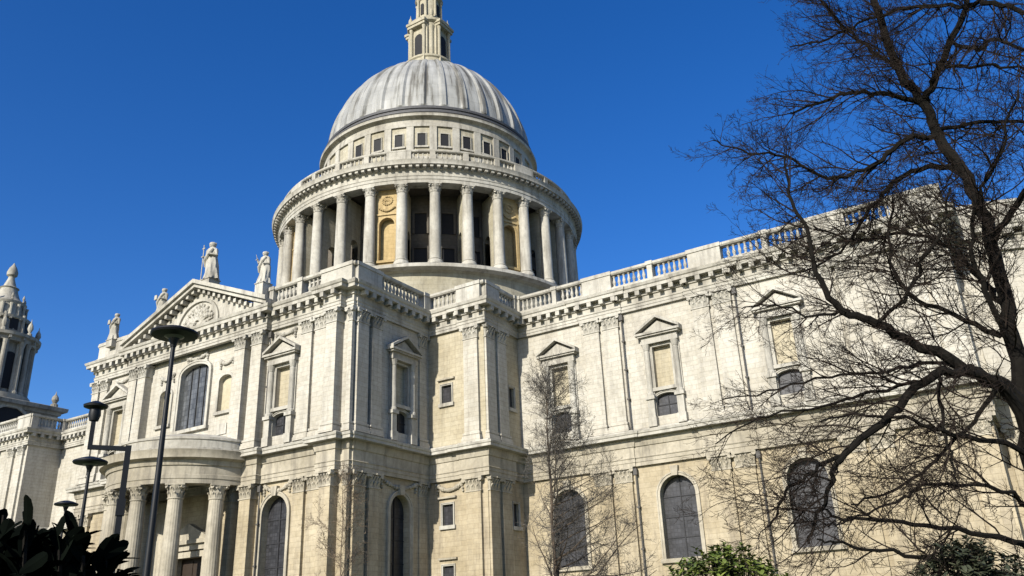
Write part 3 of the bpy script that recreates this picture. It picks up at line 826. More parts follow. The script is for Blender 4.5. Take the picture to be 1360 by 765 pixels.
# entablature of the colonnade
mb = MB(); mb.lathe(0, 0, [(19.6, 52.62), (19.6, 52.1), (21.1, 52.1), (21.1, 52.5), (21.17, 52.55), (21.17, 52.9), (21.25, 53.0), (21.1, 53.05), (21.1, 53.75), (21.25, 53.85), (21.3, 54.2), (22.0, 54.22), (22.0, 54.5), (22.15, 54.8), (21.2, 55.0), (20.4, 55.0), (15, 55.0)], 160)
for i in range(NB * 5):
    a = 2 * pi * i / (NB * 5); F = Fr(0, 0, -sin(a), cos(a)); mb.box(F, -.2, .2, 21.2, 21.85, 53.9, 54.218)
mb.build('drum_entablature', M['trim'], CA, True)
mb = MB(); mb.lathe(0, 0, [(16.5, 52.6), (19.59, 52.6)], 96); mb.build('colonnade_ceiling', M['soot'], CA)  # separate ring, its dark stone colour paints in the shade overhead
# stone gallery balustrade
mb = MB(); mb.lathe(0, 0, [(20.4, 54.9), (21.25, 54.9), (21.25, 55.3), (20.5, 55.3)], 128); mb.lathe(0, 0, [(20.6, 56.35), (21.1, 56.35), (21.2, 56.45), (21.2, 56.65), (20.5, 56.65), (20.6, 56.35)], 128)
for i in range(NB * 7):
    a = 2 * pi * i / (NB * 7)
    if i % 7 == 3 or (i // 7) % 4 == 2 and i % 7 in (1, 2, 3, 4, 5): 
        F = Fr(0, 0, -sin(a), cos(a)); mb.box(F, -.34, .34, 20.5, 21.22, 55.25, 56.4); continue
    x, y = 20.85 * cos(a), 20.85 * sin(a)
    mb.lathe(x, y, [(.14, 55.3), (.08, 55.45), (.16, 55.7), (.08, 56.1), (.14, 56.35)], 6)
mb.build('gallery_balustrade', M['trim'], CA)
# attic storey with square windows
AR = 15.35
mb = MB(); mb.lathe(0, 0, [(AR, 54.9), (AR, 64.2)], 128); mb.build('attic_wall', M['drum'], CA, True)
mb = MB(); mb.lathe(0, 0, [(AR, 63.7), (AR + .25, 63.7), (AR + .25, 64.3), (AR + .15, 64.35), (AR + .15, 64.8), (AR + .4, 65.0), (AR + .75, 65.05), (AR + .75, 65.35), (AR + .8, 65.45), (AR + .2, 65.6), (AR - .3, 65.6)], 128)
for i in range(NB):
    a = -pi / 2 + ST * (i + .5); F = Fr(0, 0, -sin(a), cos(a)); mb.box(F, -.48, .48, AR - .1, AR + .22, 56.5, 63.7)
mb.lathe(0, 0, [(AR, 58.7), (AR + .2, 58.7), (AR + .2, 59.1), (AR, 59.1)], 128)
mb.build('attic_cornice', M['trim'], CA, True)
wf = MB(); wf.strip(FN, arch(-.54, .54, 60.8, 62.65, 0), arch(-.64, .64, 60.8, 62.77, 0), AR - .1, AR + .14); wf.box(FN, -.9, .9, AR - .1, AR + .2, 60.5, 60.75)
wfm = wf.mesh('window', M['trim']); gl_ = MB(); gl_.box(FN, -.54, .54, AR - .1, AR + .03, 60.8, 62.65); glm = gl_.mesh('glazing', M['dark'])
for k in range(NB):
    a = -pi / 2 + ST * k
    if not (VIS0 < a < VIS1): continue
    o = link('window', wfm, CA, None, a); link('glazing', glm, o)
# lead dome
DZ, DH, DR, DN = 66.1, 16.1, 15.0, 1.85


def ribbed(a, z):
    f = (a / ST) % 1.0; x = min(f, 1 - f) / 0.5
    k = max(0.0, 1 - (x / .34) ** 4)
    fade = 1 if 67.2 < z < 81.5 else 0
    return 1 + fade * (0.021 * sqrt(k) if k > 0 else 0)


pr = []
for i in range(41):
    t_ = i / 40 * .985
    pr.append((DR * (1 - t_ ** DN) ** (1 / DN), DZ + .9 + DH * t_))
mb = MB(); mb.lathe(0, 0, [(AR - .3, 65.6), (15.8, 65.62), (15.95, 65.75), (15.95, 65.95), (15.6, 66.05), (15.45, 66.3), (15.45, 66.5), (15.6, 66.55), (15.65, 66.85), (15.5, 67.0), (15.0, 67.1)], 128); mb.build('lead_gutter', M['gutter'], CA, True)
mb = MB(); mb.lathe(0, 0, [(14.9, 67.0), (15.1, 67.06)] + pr + [(2.0, 83.2), (0, 83.3)], 320, mod=ribbed)
mb.build('lead_dome', M['lead'], CA, True)
# lantern
mb = MB(); LQ = pi / 4 + R_(0)
mb.lathe(0, 0, [(4.2, 80.4), (4.3, 81.7), (4.3, 82.1), (3.9, 82.3), (3.7, 84.0), (3.9, 84.2), (3.9, 84.5), (2.4, 84.55), (2.4, 90.6)], 32)
mb.lathe(0, 0, [(2.3, 90.5), (3.0, 90.6), (3.05, 91.2), (3.5, 91.5), (3.55, 91.9), (2.6, 92.1), (2.5, 93.0), (2.05, 93.3), (1.75, 93.5), (1.75, 97.0), (2.1, 97.2), (2.3, 97.6), (1.7, 97.8), (1.65, 98.6), (1.9, 98.9), (1.6, 100.2), (1.0, 101.2), (.55, 101.9), (.5, 103.2), (0, 103.3)], 24)
for k in range(4):
    a = k * pi / 2; F = Fr(0, 0, -sin(a), cos(a))
    for sg in (-1, 1):
        p = F.p(sg * 1.25, 2.95, 0); mb.lathe(p[0], p[1], [(.36, 84.5), (.36, 84.8), (.27, 84.9), (.24, 89.9), (.38, 90.6)], 10)
    mb.box(F, -1.7, 1.7, 2.0, 3.45, 90.6, 91.1); mb.box(F, -1.85, 1.85, 2.0, 3.6, 91.1, 91.55); mb.box(F, -1.75, 1.75, 2.2, 2.75, 84.5, 90.6)
    mb.box(F, -1.75, 1.75, 2.0, 3.55, 83.1, 84.52)
    a2 = a + pi / 4; F2 = Fr(0, 0, -sin(a2), cos(a2)); p = F2.p(0, 3.0, 0)
    mb.lathe(p[0], p[1], [(.3, 91.9), (.3, 92.3), (.15, 92.5), (.34, 93.0), (.3, 93.5), (.08, 94.0), (.02, 94.5)], 8)
    p = F2.p(0, 2.75, 0); mb.lathe(p[0], p[1], [(.5, 84.5), (.5, 84.8), (.42, 84.9), (.4, 89.9), (.52, 90.6)], 10)
for k in range(8):
    a = pi / 8 + k * pi / 4; x, y = 2.0 * cos(a), 2.0 * sin(a); mb.lathe(x, y, [(.3, 93.0), (.3, 93.5), (.2, 93.7), (.17, 96.7), (.3, 97.1)], 8); F = Fr(0, 0, -sin(a), cos(a)); mb.prism(Fr(0, 0, cos(a), sin(a)), [(2.2, 92.1), (2.95, 92.1), (2.75, 92.6), (2.3, 93.2), (2.1, 94.0)], -.16, .16)
LT = mb.build('lantern', M['drum'], CA, True)
for k in range(4):
    a = k * pi / 2; F = Fr(0, 0, -sin(a), cos(a)); mb = MB(); mb.prism(F, arch(-.72, .72, 85.0, 88.7, .72), 2.7, 2.78); mb.build('lantern_opening', M['dark'], LT)
    mb = MB(); mb.prism(F, arch(-.3, .3, 94.0, 95.9, .3), 1.72, 1.84); mb.build('lantern_opening', M['dark'], LT)
for k in range(8):
    a = pi / 8 + k * pi / 4; F = Fr(0, 0, -sin(a), cos(a)); mb = MB(); mb.prism(F, arch(-.3, .3, 85.7, 89.1, .3), 2.3, 2.42); mb.build('lantern_opening', M['dark'], LT)
mb = MB(); mb.sphere((0, 0, 104.1), .95, 16, 10); mb.box(ID, -.12, .12, -.12, .12, 104.9, 109.0); mb.box(ID, -1.2, 1.2, -.12, .12, 107.4, 107.65)
mb.build('ball_and_cross', M['gold'], CA, True)

# ---- nave, west block and south-west tower ------------------------------------------------
mb = MB(); wall(mb, CS, -50, -16.2, 0, ZM); mb.build('nave_lower_wall', M['warm'], CA)
mb = MB(); wall(mb, CS, -50, -16.2, ZM, Z2); mb.build('nave_upper_wall', M['white'], CA)
mb = MB(); wall(mb, WS, -92, -50, 0, ZM); wall(mb, WE, -25.7, -20.9, 0, ZM); mb.build('west_block_lower_wall', M['warm'], CA)
mb = MB(); wall(mb, WS, -92, -50, ZM, Z2); wall(mb, WE, -25.7, -20.9, ZM, Z2); mb.build('west_block_upper_wall', M['white'], CA)
pW = [(-92, -25.7), (-50, -25.7), (-50, -20.95)]; pN = [(-49.9, -20.9), (-16.3, -20.9)]
for pth in (pW, pN):
    entab(pth, HIP, 'trim', 'west_cornice', MODU); entab(pth, LOW, 'warmtrim', 'west_string_course'); entab(pth, LOC, 'trim', 'west_middle_cornice')
for u in (-51.9, -54.3, -58.5, -60.5, -66, -68): pil2(WS, u, u + 1.4)
balustrade(pW, [[(39.0, 42.2), (30, 32)], [(-.3, .6), (4.2, 4.8)]], 'west_balustrade'); balustrade(pN, [[(0, .4), (10, 12), (20, 22)]], 'nave_balustrade')
mb = MB(); mb.box(ID, -91.5, -50.3, 20, 25.4, 29.8, 30.1); mb.build('flat_roof', M['roof'], CA)
TX, TY = -80.0, -18.0
mb = MB(); FT = Fr(TX, TY, 1, 0); q = 8.0
mb.box(FT, -q, q, -q, q, 29.5, 39.6)
sq = [(TX - q, TY - q), (TX + q, TY - q), (TX + q, TY + q), (TX - q, TY + q)]
mb.sweep(sq, [(0, 38.2), (.3, 38.3), (.4, 38.8), (1.0, 38.9), (1.1, 39.5), (.2, 39.8), (0, 39.8)], True); mb.sweep(sq, [(0, 31), (.25, 31), (.25, 32.2), (0, 32.3)], True)
prt = [(6.3, 39.6), (6.3, 41.2), (5.2, 41.3), (5.2, 50.2), (6.4, 50.3), (6.5, 50.9), (7.1, 51.1), (7.2, 51.6), (4.6, 51.9), (4.5, 52.3), (4.3, 54.6), (4.7, 54.8), (4.8, 55.2), (3.6, 55.5), (3.3, 57.6), (3.5, 57.8), (3.6, 58.2), (2.9, 58.5), (2.2, 59.2), (1.75, 60.2), (1.5, 61.0), (1.75, 61.2), (1.2, 61.5), (.85, 62.4), (.6, 63.1), (.55, 63.4), (.95, 63.7), (1.0, 64.3), (.7, 65.1), (.3, 65.7), (.1, 66.1), (0, 66.2)]
prt = [(r_ * (.9 if z_ > 41.25 else 1), z_) for r_, z_ in prt]
mb.lathe(TX, TY, prt, 32)
for k in range(8):
    a = k * pi / 4 + pi / 8
    for da in (-.13, .13):
        x, y = TX + 5.35 * cos(a + da), TY + 5.35 * sin(a + da); mb.lathe(x, y, [(.6, 41.2), (.6, 41.7), (.45, 41.9), (.4, 49.3), (.6, 50.3)], 10)
    x, y = TX + 5.75 * cos(a), TY + 5.75 * sin(a); mb.lathe(x, y, [(.45, 51.6), (.45, 52.1), (.2, 52.3), (.5, 53.0), (.4, 53.6), (.1, 54.2), (.03, 54.8)], 8)
    x, y = TX + 4.1 * cos(a), TY + 4.1 * sin(a); mb.lathe(x, y, [(.3, 51.9), (.25, 55.6)], 8)
for sx in (-1, 1):
    for sy in (-1, 1):
        x, y = TX + sx * 7.4, TY + sy * 7.4; mb.lathe(x, y, [(.6, 39.7), (.6, 40.3), (.3, 40.5), (.6, 41.1), (.5, 41.6), (.12, 42.1), (.03, 42.6)], 10)
for k in range(16):
    a = k * pi / 8 + pi / 16; x, y = TX + 5.0 * cos(a), TY + 5.0 * sin(a); mb.lathe(x, y, [(.3, 41.2), (.3, 50.2)], 8)
    x, y = TX + 3.3 * cos(a), TY + 3.3 * sin(a); mb.lathe(x, y, [(.28, 55.5), (.22, 57.0), (.35, 57.6)], 8)
    F = Fr(TX, TY, -sin(a), cos(a)); mb.box(F, -.2, .2, 5.7, 6.3, 50.5, 50.95); mb.box(F, -.16, .16, 3.9, 4.35, 54.5, 54.78)
    if k % 2: x, y = TX + 2.9 * cos(a), TY + 2.9 * sin(a); mb.lathe(x, y, [(.22, 58.4), (.1, 58.7), (.25, 59.1), (.05, 59.7)], 8)
BT = mb.build('bell_tower', M['towerstone'], CA, True)
for k in range(8):
    a = k * pi / 4; F = Fr(TX - 0, TY, -sin(a), cos(a)); mb = MB(); mb.prism(F, arch(-1.25, 1.25, 42.2, 47.3, 1.25), 4.55, 4.75); mb.build('belfry_opening', M['dark'], BT)
    mb = MB(); mb.prism(F, arch(-.7, .7, 52.7, 54.2, .7), 3.75, 4.0); mb.build('belfry_opening', M['dark'], BT)
for F, uc in ((Fr(TX, TY - q, 1, 0), 0), (Fr(TX + q, TY, 0, 1), 0)):
    mb = MB(); cpts = [(uc + 3.1 * cos(2 * pi * i / 32), 35.3 + 3.1 * sin(2 * pi * i / 32)) for i in range(33)]
    mb.strip(F, cpts, [(uc + (u - uc) * 1.15, 35.3 + (z - 35.3) * 1.15) for u, z in cpts], -.05, .35)
    cl = mb.build('clock', M['trim'], BT)
    mb = MB(); mb.prism(F, cpts[:-1], 0, .1); mb.build('clock_face', M['dark'], cl)

# ------------------------------------------------------------------ statues


def statue(name, label, x, d, z0, H, seed, plinth=0.0, attr='staff', turn=0.0):
    """draped stone figure: one continuous robed body with arms, head and attribute"""
    r = random.Random(seed); root = empty(name, (x, -37.3 - d, z0), turn)
    tag(root, label, 'statue', 'stone statues along the transept roofline')
    pb = MB(); b0 = -0.02
    pb.box(ID, -.26 * H / 2 - .1, .26 * H / 2 + .1, -.26 * H / 2 - .1, .26 * H / 2 + .1, -plinth - .02, -.07)
    pb.box(ID, -.3 * H / 2 - .1, .3 * H / 2 + .1, -.3 * H / 2 - .1, .3 * H / 2 + .1, -.07, .0)
    pb.build('pedestal', M['trim'], root)
    mb = MB(); n = 28; rings = []
    prof = [(0, .165, .145), (.05, .16, .14), (.15, .14, .125), (.28, .125, .115), (.40, .13, .11), (.50, .125, .105), (.58, .115, .095), (.66, .125, .095), (.74, .14, .095), (.79, .135, .085), (.82, .10, .07), (.84, .055, .055), (.865, .042, .045), (.88, .05, .055), (.905, .062, .068), (.94, .066, .074), (.97, .056, .064), (.99, .03, .036), (1.0, .004, .004)]
    ph = r.uniform(0, 6)
    for f, wx, wy in prof:
        for j in range(n):
            a = 2 * pi * j / n; amp = .16 * max(0, 1 - f / .62) + .05 * (f < .8)
            k = 1 + amp * (.6 * sin(7 * a + ph + f * 5) + .4 * sin(11 * a + 2 * ph - f * 9))
            sway = .03 * sin(f * 5 + ph)
            x_, y_ = H * (1.2 * wx * cos(a) * k + sway * (f < .83) + .03 * sin(.83 * 5 + ph) * (f >= .83)), H * 1.2 * wy * sin(a) * k
            if .885 < f < .93 and abs(a - 1.5 * pi) < .3: y_ -= H * .014      # nose and beard side faces the street
            rings.append((x_, y_, H * f))
    kk = len(prof); mb.add(rings, [(i * n + j, i * n + (j + 1) % n, (i + 1) * n + (j + 1) % n, (i + 1) * n + j) for i in range(kk - 1) for j in range(n)])
    V = lambda a_, b_, c: Vector((a_ * H, b_ * H, c * H))
    sh = .03 * sin(4 + ph)
    def arm(sg, el, wr):
        mb.tube([V(sg * .10 + sh, 0, .77), V(sg * .135 + sh, -.01, .75), el, wr], [.045 * H, .05 * H, .042 * H, .026 * H], 8)
        mb.sphere(wr, .03 * H, 7, 5)
        for q in range(4): mb.tube([wr + V(.012 * (q - 1.5), -.015, 0), wr + V(.014 * (q - 1.5), -.04, -.012), wr + V(.012 * (q - 1.5), -.045, -.035)], [.008 * H, .007 * H, .005 * H], 5)
        mb.tube([wr + V(-sg * .02, -.01, 0), wr + V(-sg * .035, -.035, .012)], [.009 * H, .006 * H], 5)
    if attr == 'staff':
        wr = V(-.26, -.06, .66); arm(-1, V(-.2, -.02, .6), wr); arm(1, V(.19, -.03, .6), V(.06, -.15, .62))
    elif attr == 'book':
        wr = V(-.2, -.13, .62); arm(-1, V(-.18, 0, .58), wr); arm(1, V(.18, 0, .57), V(.1, -.16, .6))
    else:
        wr = V(-.27, -.05, .8); arm(-1, V(-.23, -.03, .68), wr); arm(1, V(.17, -.02, .58), V(.1, -.13, .56))
    # cloak fold over one shoulder, hair and beard
    mb.tube([V(.12 + sh, -.08, .78), V(.03, -.135, .66), V(-.1, -.12, .5), V(-.15, -.06, .36)], [.035 * H, .045 * H, .05 * H, .03 * H], 8)
    for q in range(10): mb.sphere(V(sh + .058 * cos(q * .63), .02 + .05 * sin(q * .63), .955 + .012 * (q % 2)), .022 * H, 6, 4)
    mb.sphere(V(sh, -.06, .885), .03 * H, 6, 5, 1.3)
    body = mb.build('draped_figure', M['trim'], root, True)
    ab = MB()
    if attr == 'staff': ab.tube([wr + V(0, -.01, -.62), wr + V(0, -.01, .3)], [.011 * H, .011 * H], 6); ab.box(ID, wr.x - .05 * H, wr.x + .05 * H, -wr.y, -wr.y + .02 * H, wr.z + .2 * H, wr.z + .22 * H); nm = 'staff'
    elif attr == 'book': ab.box(ID, wr.x - .03 * H, wr.x + .09 * H, -wr.y + .0 * H, -wr.y + .035 * H, wr.z - .02 * H, wr.z + .13 * H); nm = 'book'
    else: ab.tube([wr, wr + V(-.05, -.02, .16)], [.012 * H, .006 * H], 6); nm = 'sceptre'
    ab.build(nm, M['trim'], root)
    return root


statue('statue', 'tall robed stone statue standing on the apex of the pediment, black lamp below it', 0.3, -0.35, 35.75, 4.35, 1, 1.0, 'staff')
statue('statue', 'robed stone statue on the pier at the foot of the pediment nearest the dome', 9.45, 0.6, 32.7, 3.4, 2, 2.3, 'raised')
statue('statue', 'small robed stone statue rising behind the far sloping side of the pediment', -6.2, 0.3, 33.1, 3.2, 5, 1.4, 'book')
statue('statue', 'robed stone statue on the parapet at the transept corner farthest from the dome', -13.7, 0.5, 32.1, 3.1, 9, .8, 'book')

# ------------------------------------------------------------------ street lamps


def post_z(mb, r0_, r1, z0, z1): mb.lathe(0, 0, [(0, z0), (r0_, z0), (r1, z1), (0, z1)], 12)


def disc_lamp(loc, H, label, rad=.40):
    o = empty('street_lamp', loc); tag(o, label, 'street lamp', 'disc-topped street lamps in the churchyard')
    mb = MB(); mb.lathe(0, 0, [(.0, -.05), (.13, -.05), (.13, .9), (.10, .98), (.065, 1.0), (.037, H - .35), (.037, H - .05), (0, H - .05)], 14); mb.build('post', M['iron'], o, True)
    mb = MB(); mb.lathe(0, 0, [(.05, H - .18), (.06, H - .12), (.10, H - .02), (.10, H + .0), (rad - .02, H + .02), (rad, H + .05), (rad * .97, H + .08), (rad * .6, H + .14), (.1, H + .18), (0, H + .19)], 32); mb.build('lamp_head', M['iron'], o, True)
    mb = MB(); mb.lathe(0, 0, [(.038, H - .06), (.10, H - .03), (.18, H + .012)], 20); mb.build('diffuser', plain('frosted_glass', (.12, .12, .12), .3), o, True)
    return o


p = at(232, 444, 15); disc_lamp((p.x, p.y, 0), p.z - .05, 'tallest black disc-topped street lamp in front of the pedimented transept')
p = at(120, 614, 23); disc_lamp((p.x, p.y, 0), p.z - .05, 'middle-sized disc-topped street lamp directly under the cranked arm of the tall pole')
p = at(88, 670, 34.5); disc_lamp((p.x, p.y, 0), p.z - .05, 'smallest and farthest disc-topped street lamp, just above the dark leaves')
# tall pole with a cranked arm and a cup-shaped head
p = at(171, 592, 17.5); q_ = at(120, 589, 17.5); H = p.z; L_ = hypot(q_.x - p.x, q_.y - p.y)
o = empty('bracket_lamp', (p.x, p.y, 0), atan2(q_.y - p.y, q_.x - p.x)); tag(o, 'black square-section pole with a cranked arm carrying a small cup-shaped lamp', 'lamp post')
mb = MB(); mb.box(ID, -.052, .052, -.052, .052, -.05, H); mb.box(ID, -.12, .12, -.12, .12, -.05, 1.0); mb.box(ID, -.075, .075, -.075, .075, H - 1.3, H - 1.0); mb.build('post', M['iron'], o)
mb = MB(); mb.box(ID, .053, L_ + .04, -.04, .04, H - .1, H - .02); mb.box(ID, L_ - .04, L_ + .04, -.04, .04, H - .018, H + .5); mb.build('arm', M['iron'], o)
mb = MB(); mb.lathe(L_, 0, [(0, H + .42), (.08, H + .44), (.11, H + .55), (.10, H + .66), (.21, H + .7), (.22, H + .74), (.05, H + .82), (0, H + .82)], 20); mb.build('lamp_head', M['iron'], o, True)

# ------------------------------------------------------------------ trees and shrubs


def rot_about(v, ax, a): return (Matrix.Rotation(a, 3, ax) @ v)


def randperp(v, r):
    q = Vector((r.gauss(0, 1), r.gauss(0, 1), r.gauss(0, 1))); q = q - v * q.dot(v)
    return q.normalized() if q.length > 1e-6 else v.orthogonal().normalized()


class Grower:
    def __init__(s, seed, lift=0.15, cmin=.0022):
        s.r = random.Random(seed); s.tw = MB(); s.lift = lift; s.cmin = cmin; s.n = 0
    def twig(s, p, d, L, rad, lvl, bias=None):
        r = s.r; k = max(3, int(L / .16) + 1) if lvl < 2 else 4
        pts = [p.copy()]; dd = d.normalized(); step = L / k
        bend = randperp(dd, r) * r.uniform(.05, .3)
        for i in range(k):
            dd = (dd + bend * .5 + Vector((r.gauss(0, .13), r.gauss(0, .13), r.gauss(0, .13) + s.lift * .35))).normalized()
            if bias is not None: dd = (dd + bias * .08).normalized()
            pts.append(pts[-1] + dd * step)
        rads = [max(s.cmin, rad * (1 - .75 * i / k)) for i in range(k + 1)]
        s.tw.tube(pts, rads, 3 if lvl >= 1 else 4); s.n += 1
        if lvl >= 3: return
        m_ = {0: int(L / .14) + 2, 1: int(L / .12) + 1, 2: r.choice((1, 2, 3))}[lvl]
        for _ in range(m_):
            f = r.uniform(.15, 1.0); j = min(k - 1, int(f * k)); q = pts[j].lerp(pts[j + 1], f * k - j)
            t = (pts[j + 1] - pts[j]).normalized(); nd = rot_about(t, randperp(t, r), r.uniform(.45, 1.15))
            s.twig(q, nd, L * r.uniform(.28, .6) * (1.15 - f * .5), rads[j] * r.uniform(.5, .75), lvl + 1, bias)


def smooth(pts, k=4):
    out = []
    for i in range(len(pts) - 1):
        p0, p1, p2, p3 = pts[max(i - 1, 0)], pts[i], pts[i + 1], pts[min(i + 2, len(pts) - 1)]
        for j in range(k):
            t = j / k
            out.append(.5 * ((2 * p1) + (-p0 + p2) * t + (2 * p0 - 5 * p1 + 4 * p2 - p3) * t * t + (-p0 + 3 * p1 - 3 * p2 + p3) * t ** 3))
    out.append(pts[-1]); return out


# big bare tree on the right: limbs (photo x, y, distance, width)
D0 = 14.0
limbs = [
    [(1395, 1000, 14.0, 46), (1392, 780, 14.0, 40), (1375, 620, 14.0, 33), (1354, 500, 14.0, 24), (1338, 410, 14.1, 20), (1318, 325, 14.2, 18), (1292, 250, 14.3, 17), (1246, 180, 14.5, 15), (1226, 136, 14.6, 13), (1192, 92, 14.8, 12), (1163, 0, 15.2, 10), (1150, -90, 15.6, 8), (1120, -220, 16.2, 5)],
    [(1226, 136, 14.6, 11), (1240, 110, 14.5, 10), (1262, 55, 14.4, 9), (1283, 8, 14.3, 8), (1296, -70, 14.2, 7), (1330, -190, 14, 5)],
    [(1385, 640, 14.0, 28), (1358, 535, 13.8, 25), (1298, 495, 13.4, 19), (1210, 451, 13.0, 14), (1163, 428, 12.8, 13), (1121, 412, 12.6, 11), (1084, 362, 12.5, 8), (1071, 308, 12.4, 6), (1052, 268, 12.4, 5), (1042, 210, 12.4, 3)],
    [(1375, 610, 14.0, 18), (1330, 512, 13.4, 14), (1270, 493, 12.9, 14), (1225, 508, 12.5, 13), (1176, 560, 12.0, 12), (1122, 603, 11.7, 10), (1105, 645, 11.5, 7), (1088, 682, 11.4, 5.5), (1074, 722, 11.3, 4)],
    [(1122, 603, 11.7, 7), (1085, 620, 11.5, 6), (1052, 645, 11.4, 5), (1035, 675, 11.3, 4), (1019, 700, 11.3, 3)],
    [(1385, 640, 14, 9), (1350, 592, 13.4, 8), (1269, 580, 12.6, 6.5), (1215, 558, 12.2, 5), (1150, 552, 11.9, 4), (1090, 560, 11.6, 3)],
    [(1390, 690, 14, 8), (1330, 651, 13.2, 6), (1240, 644, 12.6, 5), (1200, 662, 12.2, 4), (1140, 688, 12, 3), (1100, 700, 12, 2.5)],
    [(1392, 760, 14, 11), (1360, 722, 13.2, 9), (1269, 704, 12.4, 7), (1180, 692, 11.8, 6), (1120, 689, 11.5, 5), (1095, 676, 11.4, 3)],
    [(1395, 830, 14, 12), (1340, 768, 12.8, 10), (1280, 752, 12.2, 8), (1200, 736, 11.6, 6), (1120, 722, 11.2, 4), (1085, 716, 11.1, 3)],
    [(1226, 138, 14.6, 8), (1180, 125, 14.3, 7), (1130, 123, 14.0, 6), (1090, 136, 13.8, 4.5), (1050, 150, 13.6, 3)],
    [(1246, 180, 14.5, 9), (1205, 186, 14.1, 8), (1158, 220, 13.8, 7), (1100, 235, 13.4, 5.5), (1042, 208, 13.2, 4), (986, 200, 13.0, 3), (947, 186, 12.9, 2)],
    [(1275, 225, 14.4, 9), (1230, 221, 14.7, 8), (1185, 245, 15.0, 7), (1150, 286, 15.2, 5.5), (1115, 335, 15.4, 4), (1070, 360, 15.5, 3)],
    [(1240, 172, 14.5, 7), (1300, 163, 14.9, 6), (1360, 160, 15.2, 5), (1430, 150, 15.5, 4)],
    [(1236, 118, 14.5, 6), (1252, 90, 14.2, 5), (1318, 88, 13.8, 4), (1370, 95, 13.6, 3)],
    [(1262, 55, 14.4, 5), (1300, 68, 14.0, 5), (1320, 51, 13.8, 5), (1360, 66, 13.5, 5), (1420, 90, 13.4, 4)],
    [(1283, 8, 14.3, 8), (1320, 4, 14.1, 7), (1370, 18, 14.0, 6), (1430, 20, 14, 5)],
    [(1283, 8, 14.3, 6), (1219, 10, 14.7, 5), (1154, 26, 14.9, 4), (1100, 51, 15.1, 3), (1050, 62, 15.2, 2)],
    [(1330, 446, 14.1, 9), (1270, 420, 14.3, 7), (1208, 390, 14.5, 6), (1183, 345, 14.6, 5), (1186, 265, 14.8, 3)],
    [(1163, 428, 12.8, 6), (1208, 390, 12.9, 6), (1225, 345, 13.0, 5), (1248, 310, 13.0, 4), (1262, 250, 13.1, 3)],
    [(1318, 325, 14.2, 10), (1350, 270, 13.8, 9), (1385, 210, 13.6, 8), (1440, 120, 13.4, 6)],
    [(1336, 410, 14.1, 10), (1300, 370, 14.6, 8), (1262, 330, 15.0, 6), (1210, 310, 15.3, 5), (1140, 318, 15.6, 3.5), (1080, 300, 15.8, 2.5)],
    [(1348, 470, 14.0, 10), (1315, 400, 13.6, 8), (1290, 330, 13.3, 6), (1300, 260, 13.1, 5), (1330, 200, 12.9, 4), (1352, 120, 12.8, 3)],
    [(1298, 495, 13.4, 8), (1240, 480, 13.9, 6), (1180, 492, 14.2, 5), (1100, 500, 14.5, 4), (1020, 520, 14.8, 3), (960, 530, 15, 2)],
    [(1245, 497, 12.7, 6), (1252, 560, 12.5, 5), (1265, 610, 12.3, 4), (1270, 645, 12.2, 3)],
    [(1225, 508, 12.5, 6), (1160, 520, 12.2, 5), (1090, 540, 12.0, 4), (1010, 556, 11.9, 3), (950, 590, 11.8, 2)],
    [(1121, 412, 12.6, 5), (1080, 420, 12.4, 4), (1030, 405, 12.3, 3), (985, 410, 12.2, 2)],
    [(1192, 92, 14.8, 6), (1150, 60, 14.9, 5), (1105, 20, 15.0, 4), (1070, -30, 15.2, 3)],
    [(1330, 512, 13.4, 8), (1290, 560, 13.2, 6), (1240, 610, 13.0, 5), (1190, 650, 12.9, 4), (1130, 670, 12.9, 3)],
]
gr = Grower(21, lift=.06, cmin=.0024)
tr = MB()
cen = at(1330, 330, 14.0)
for li, lm in enumerate(limbs):
    pts = smooth([at(u, v, d) for u, v, d, w_ in lm], 5)
    ws = []
    for i in range(len(lm) - 1):
        for j in range(5): ws.append(lm[i][3] * (1 - j / 5) + lm[i + 1][3] * j / 5)
    ws.append(lm[-1][3])
    rj = random.Random(li)
    for i in range(1, len(pts) - 1): pts[i] += Vector((rj.gauss(0, .02), rj.gauss(0, .02), rj.gauss(0, .02)))
    rad = [w_ * .40 * (p - CAM).length / FPX for w_, p in zip(ws, pts)]
    tr.tube(pts, rad, 9 if ws[0] > 15 else 6)
    acc = 0
    for i in range(len(pts) - 1):
        seg = pts[i + 1] - pts[i]; L = seg.length
        if ws[i] > 24 or pts[i].z > CAM.z + 13.5: continue
        vpx = lm[min(len(lm) - 1, i // 5)][1]
        acc += L * (7.5 if ws[i] < 8 else 4.5) * (1.15 if vpx < 260 else 1.2 if vpx < 470 else .55)
        while acc > 0:
            acc -= gr.r.uniform(.6, 1.4)
            q = pts[i].lerp(pts[i + 1], gr.r.random()); t = seg.normalized()
            nd = rot_about(t, randperp(t, gr.r), gr.r.uniform(.5, 1.2))
            nd = (nd - RT * .22).normalized()
            gr.twig(q, nd, gr.r.uniform(.5, 1.6) * min(1, .35 + ws[i] / 9), min(rad[i] * .55, .015), 0, -RT)
base = at(1395, 1000, 14.0); tr.tube([Vector((base.x, base.y, -.1)), Vector((base.x, base.y, .5)), base], [.62, .48, .42], 10)
BTREE = empty('bare_tree', (base.x, base.y, 0)); tag(BTREE, 'large dark leafless tree with spreading limbs in front of the choir wall', 'tree')
def under(o, root):
    o.parent = root; o.matrix_parent_inverse = Matrix.Translation(-Vector(root.location)); return o
under(tr.build('trunk', M['bark'], None, True), BTREE); under(gr.tw.build('crown', M['twig']), BTREE)
print('twigs', gr.n, 'faces', len(gr.tw.f))

# slender bare tree against the choir


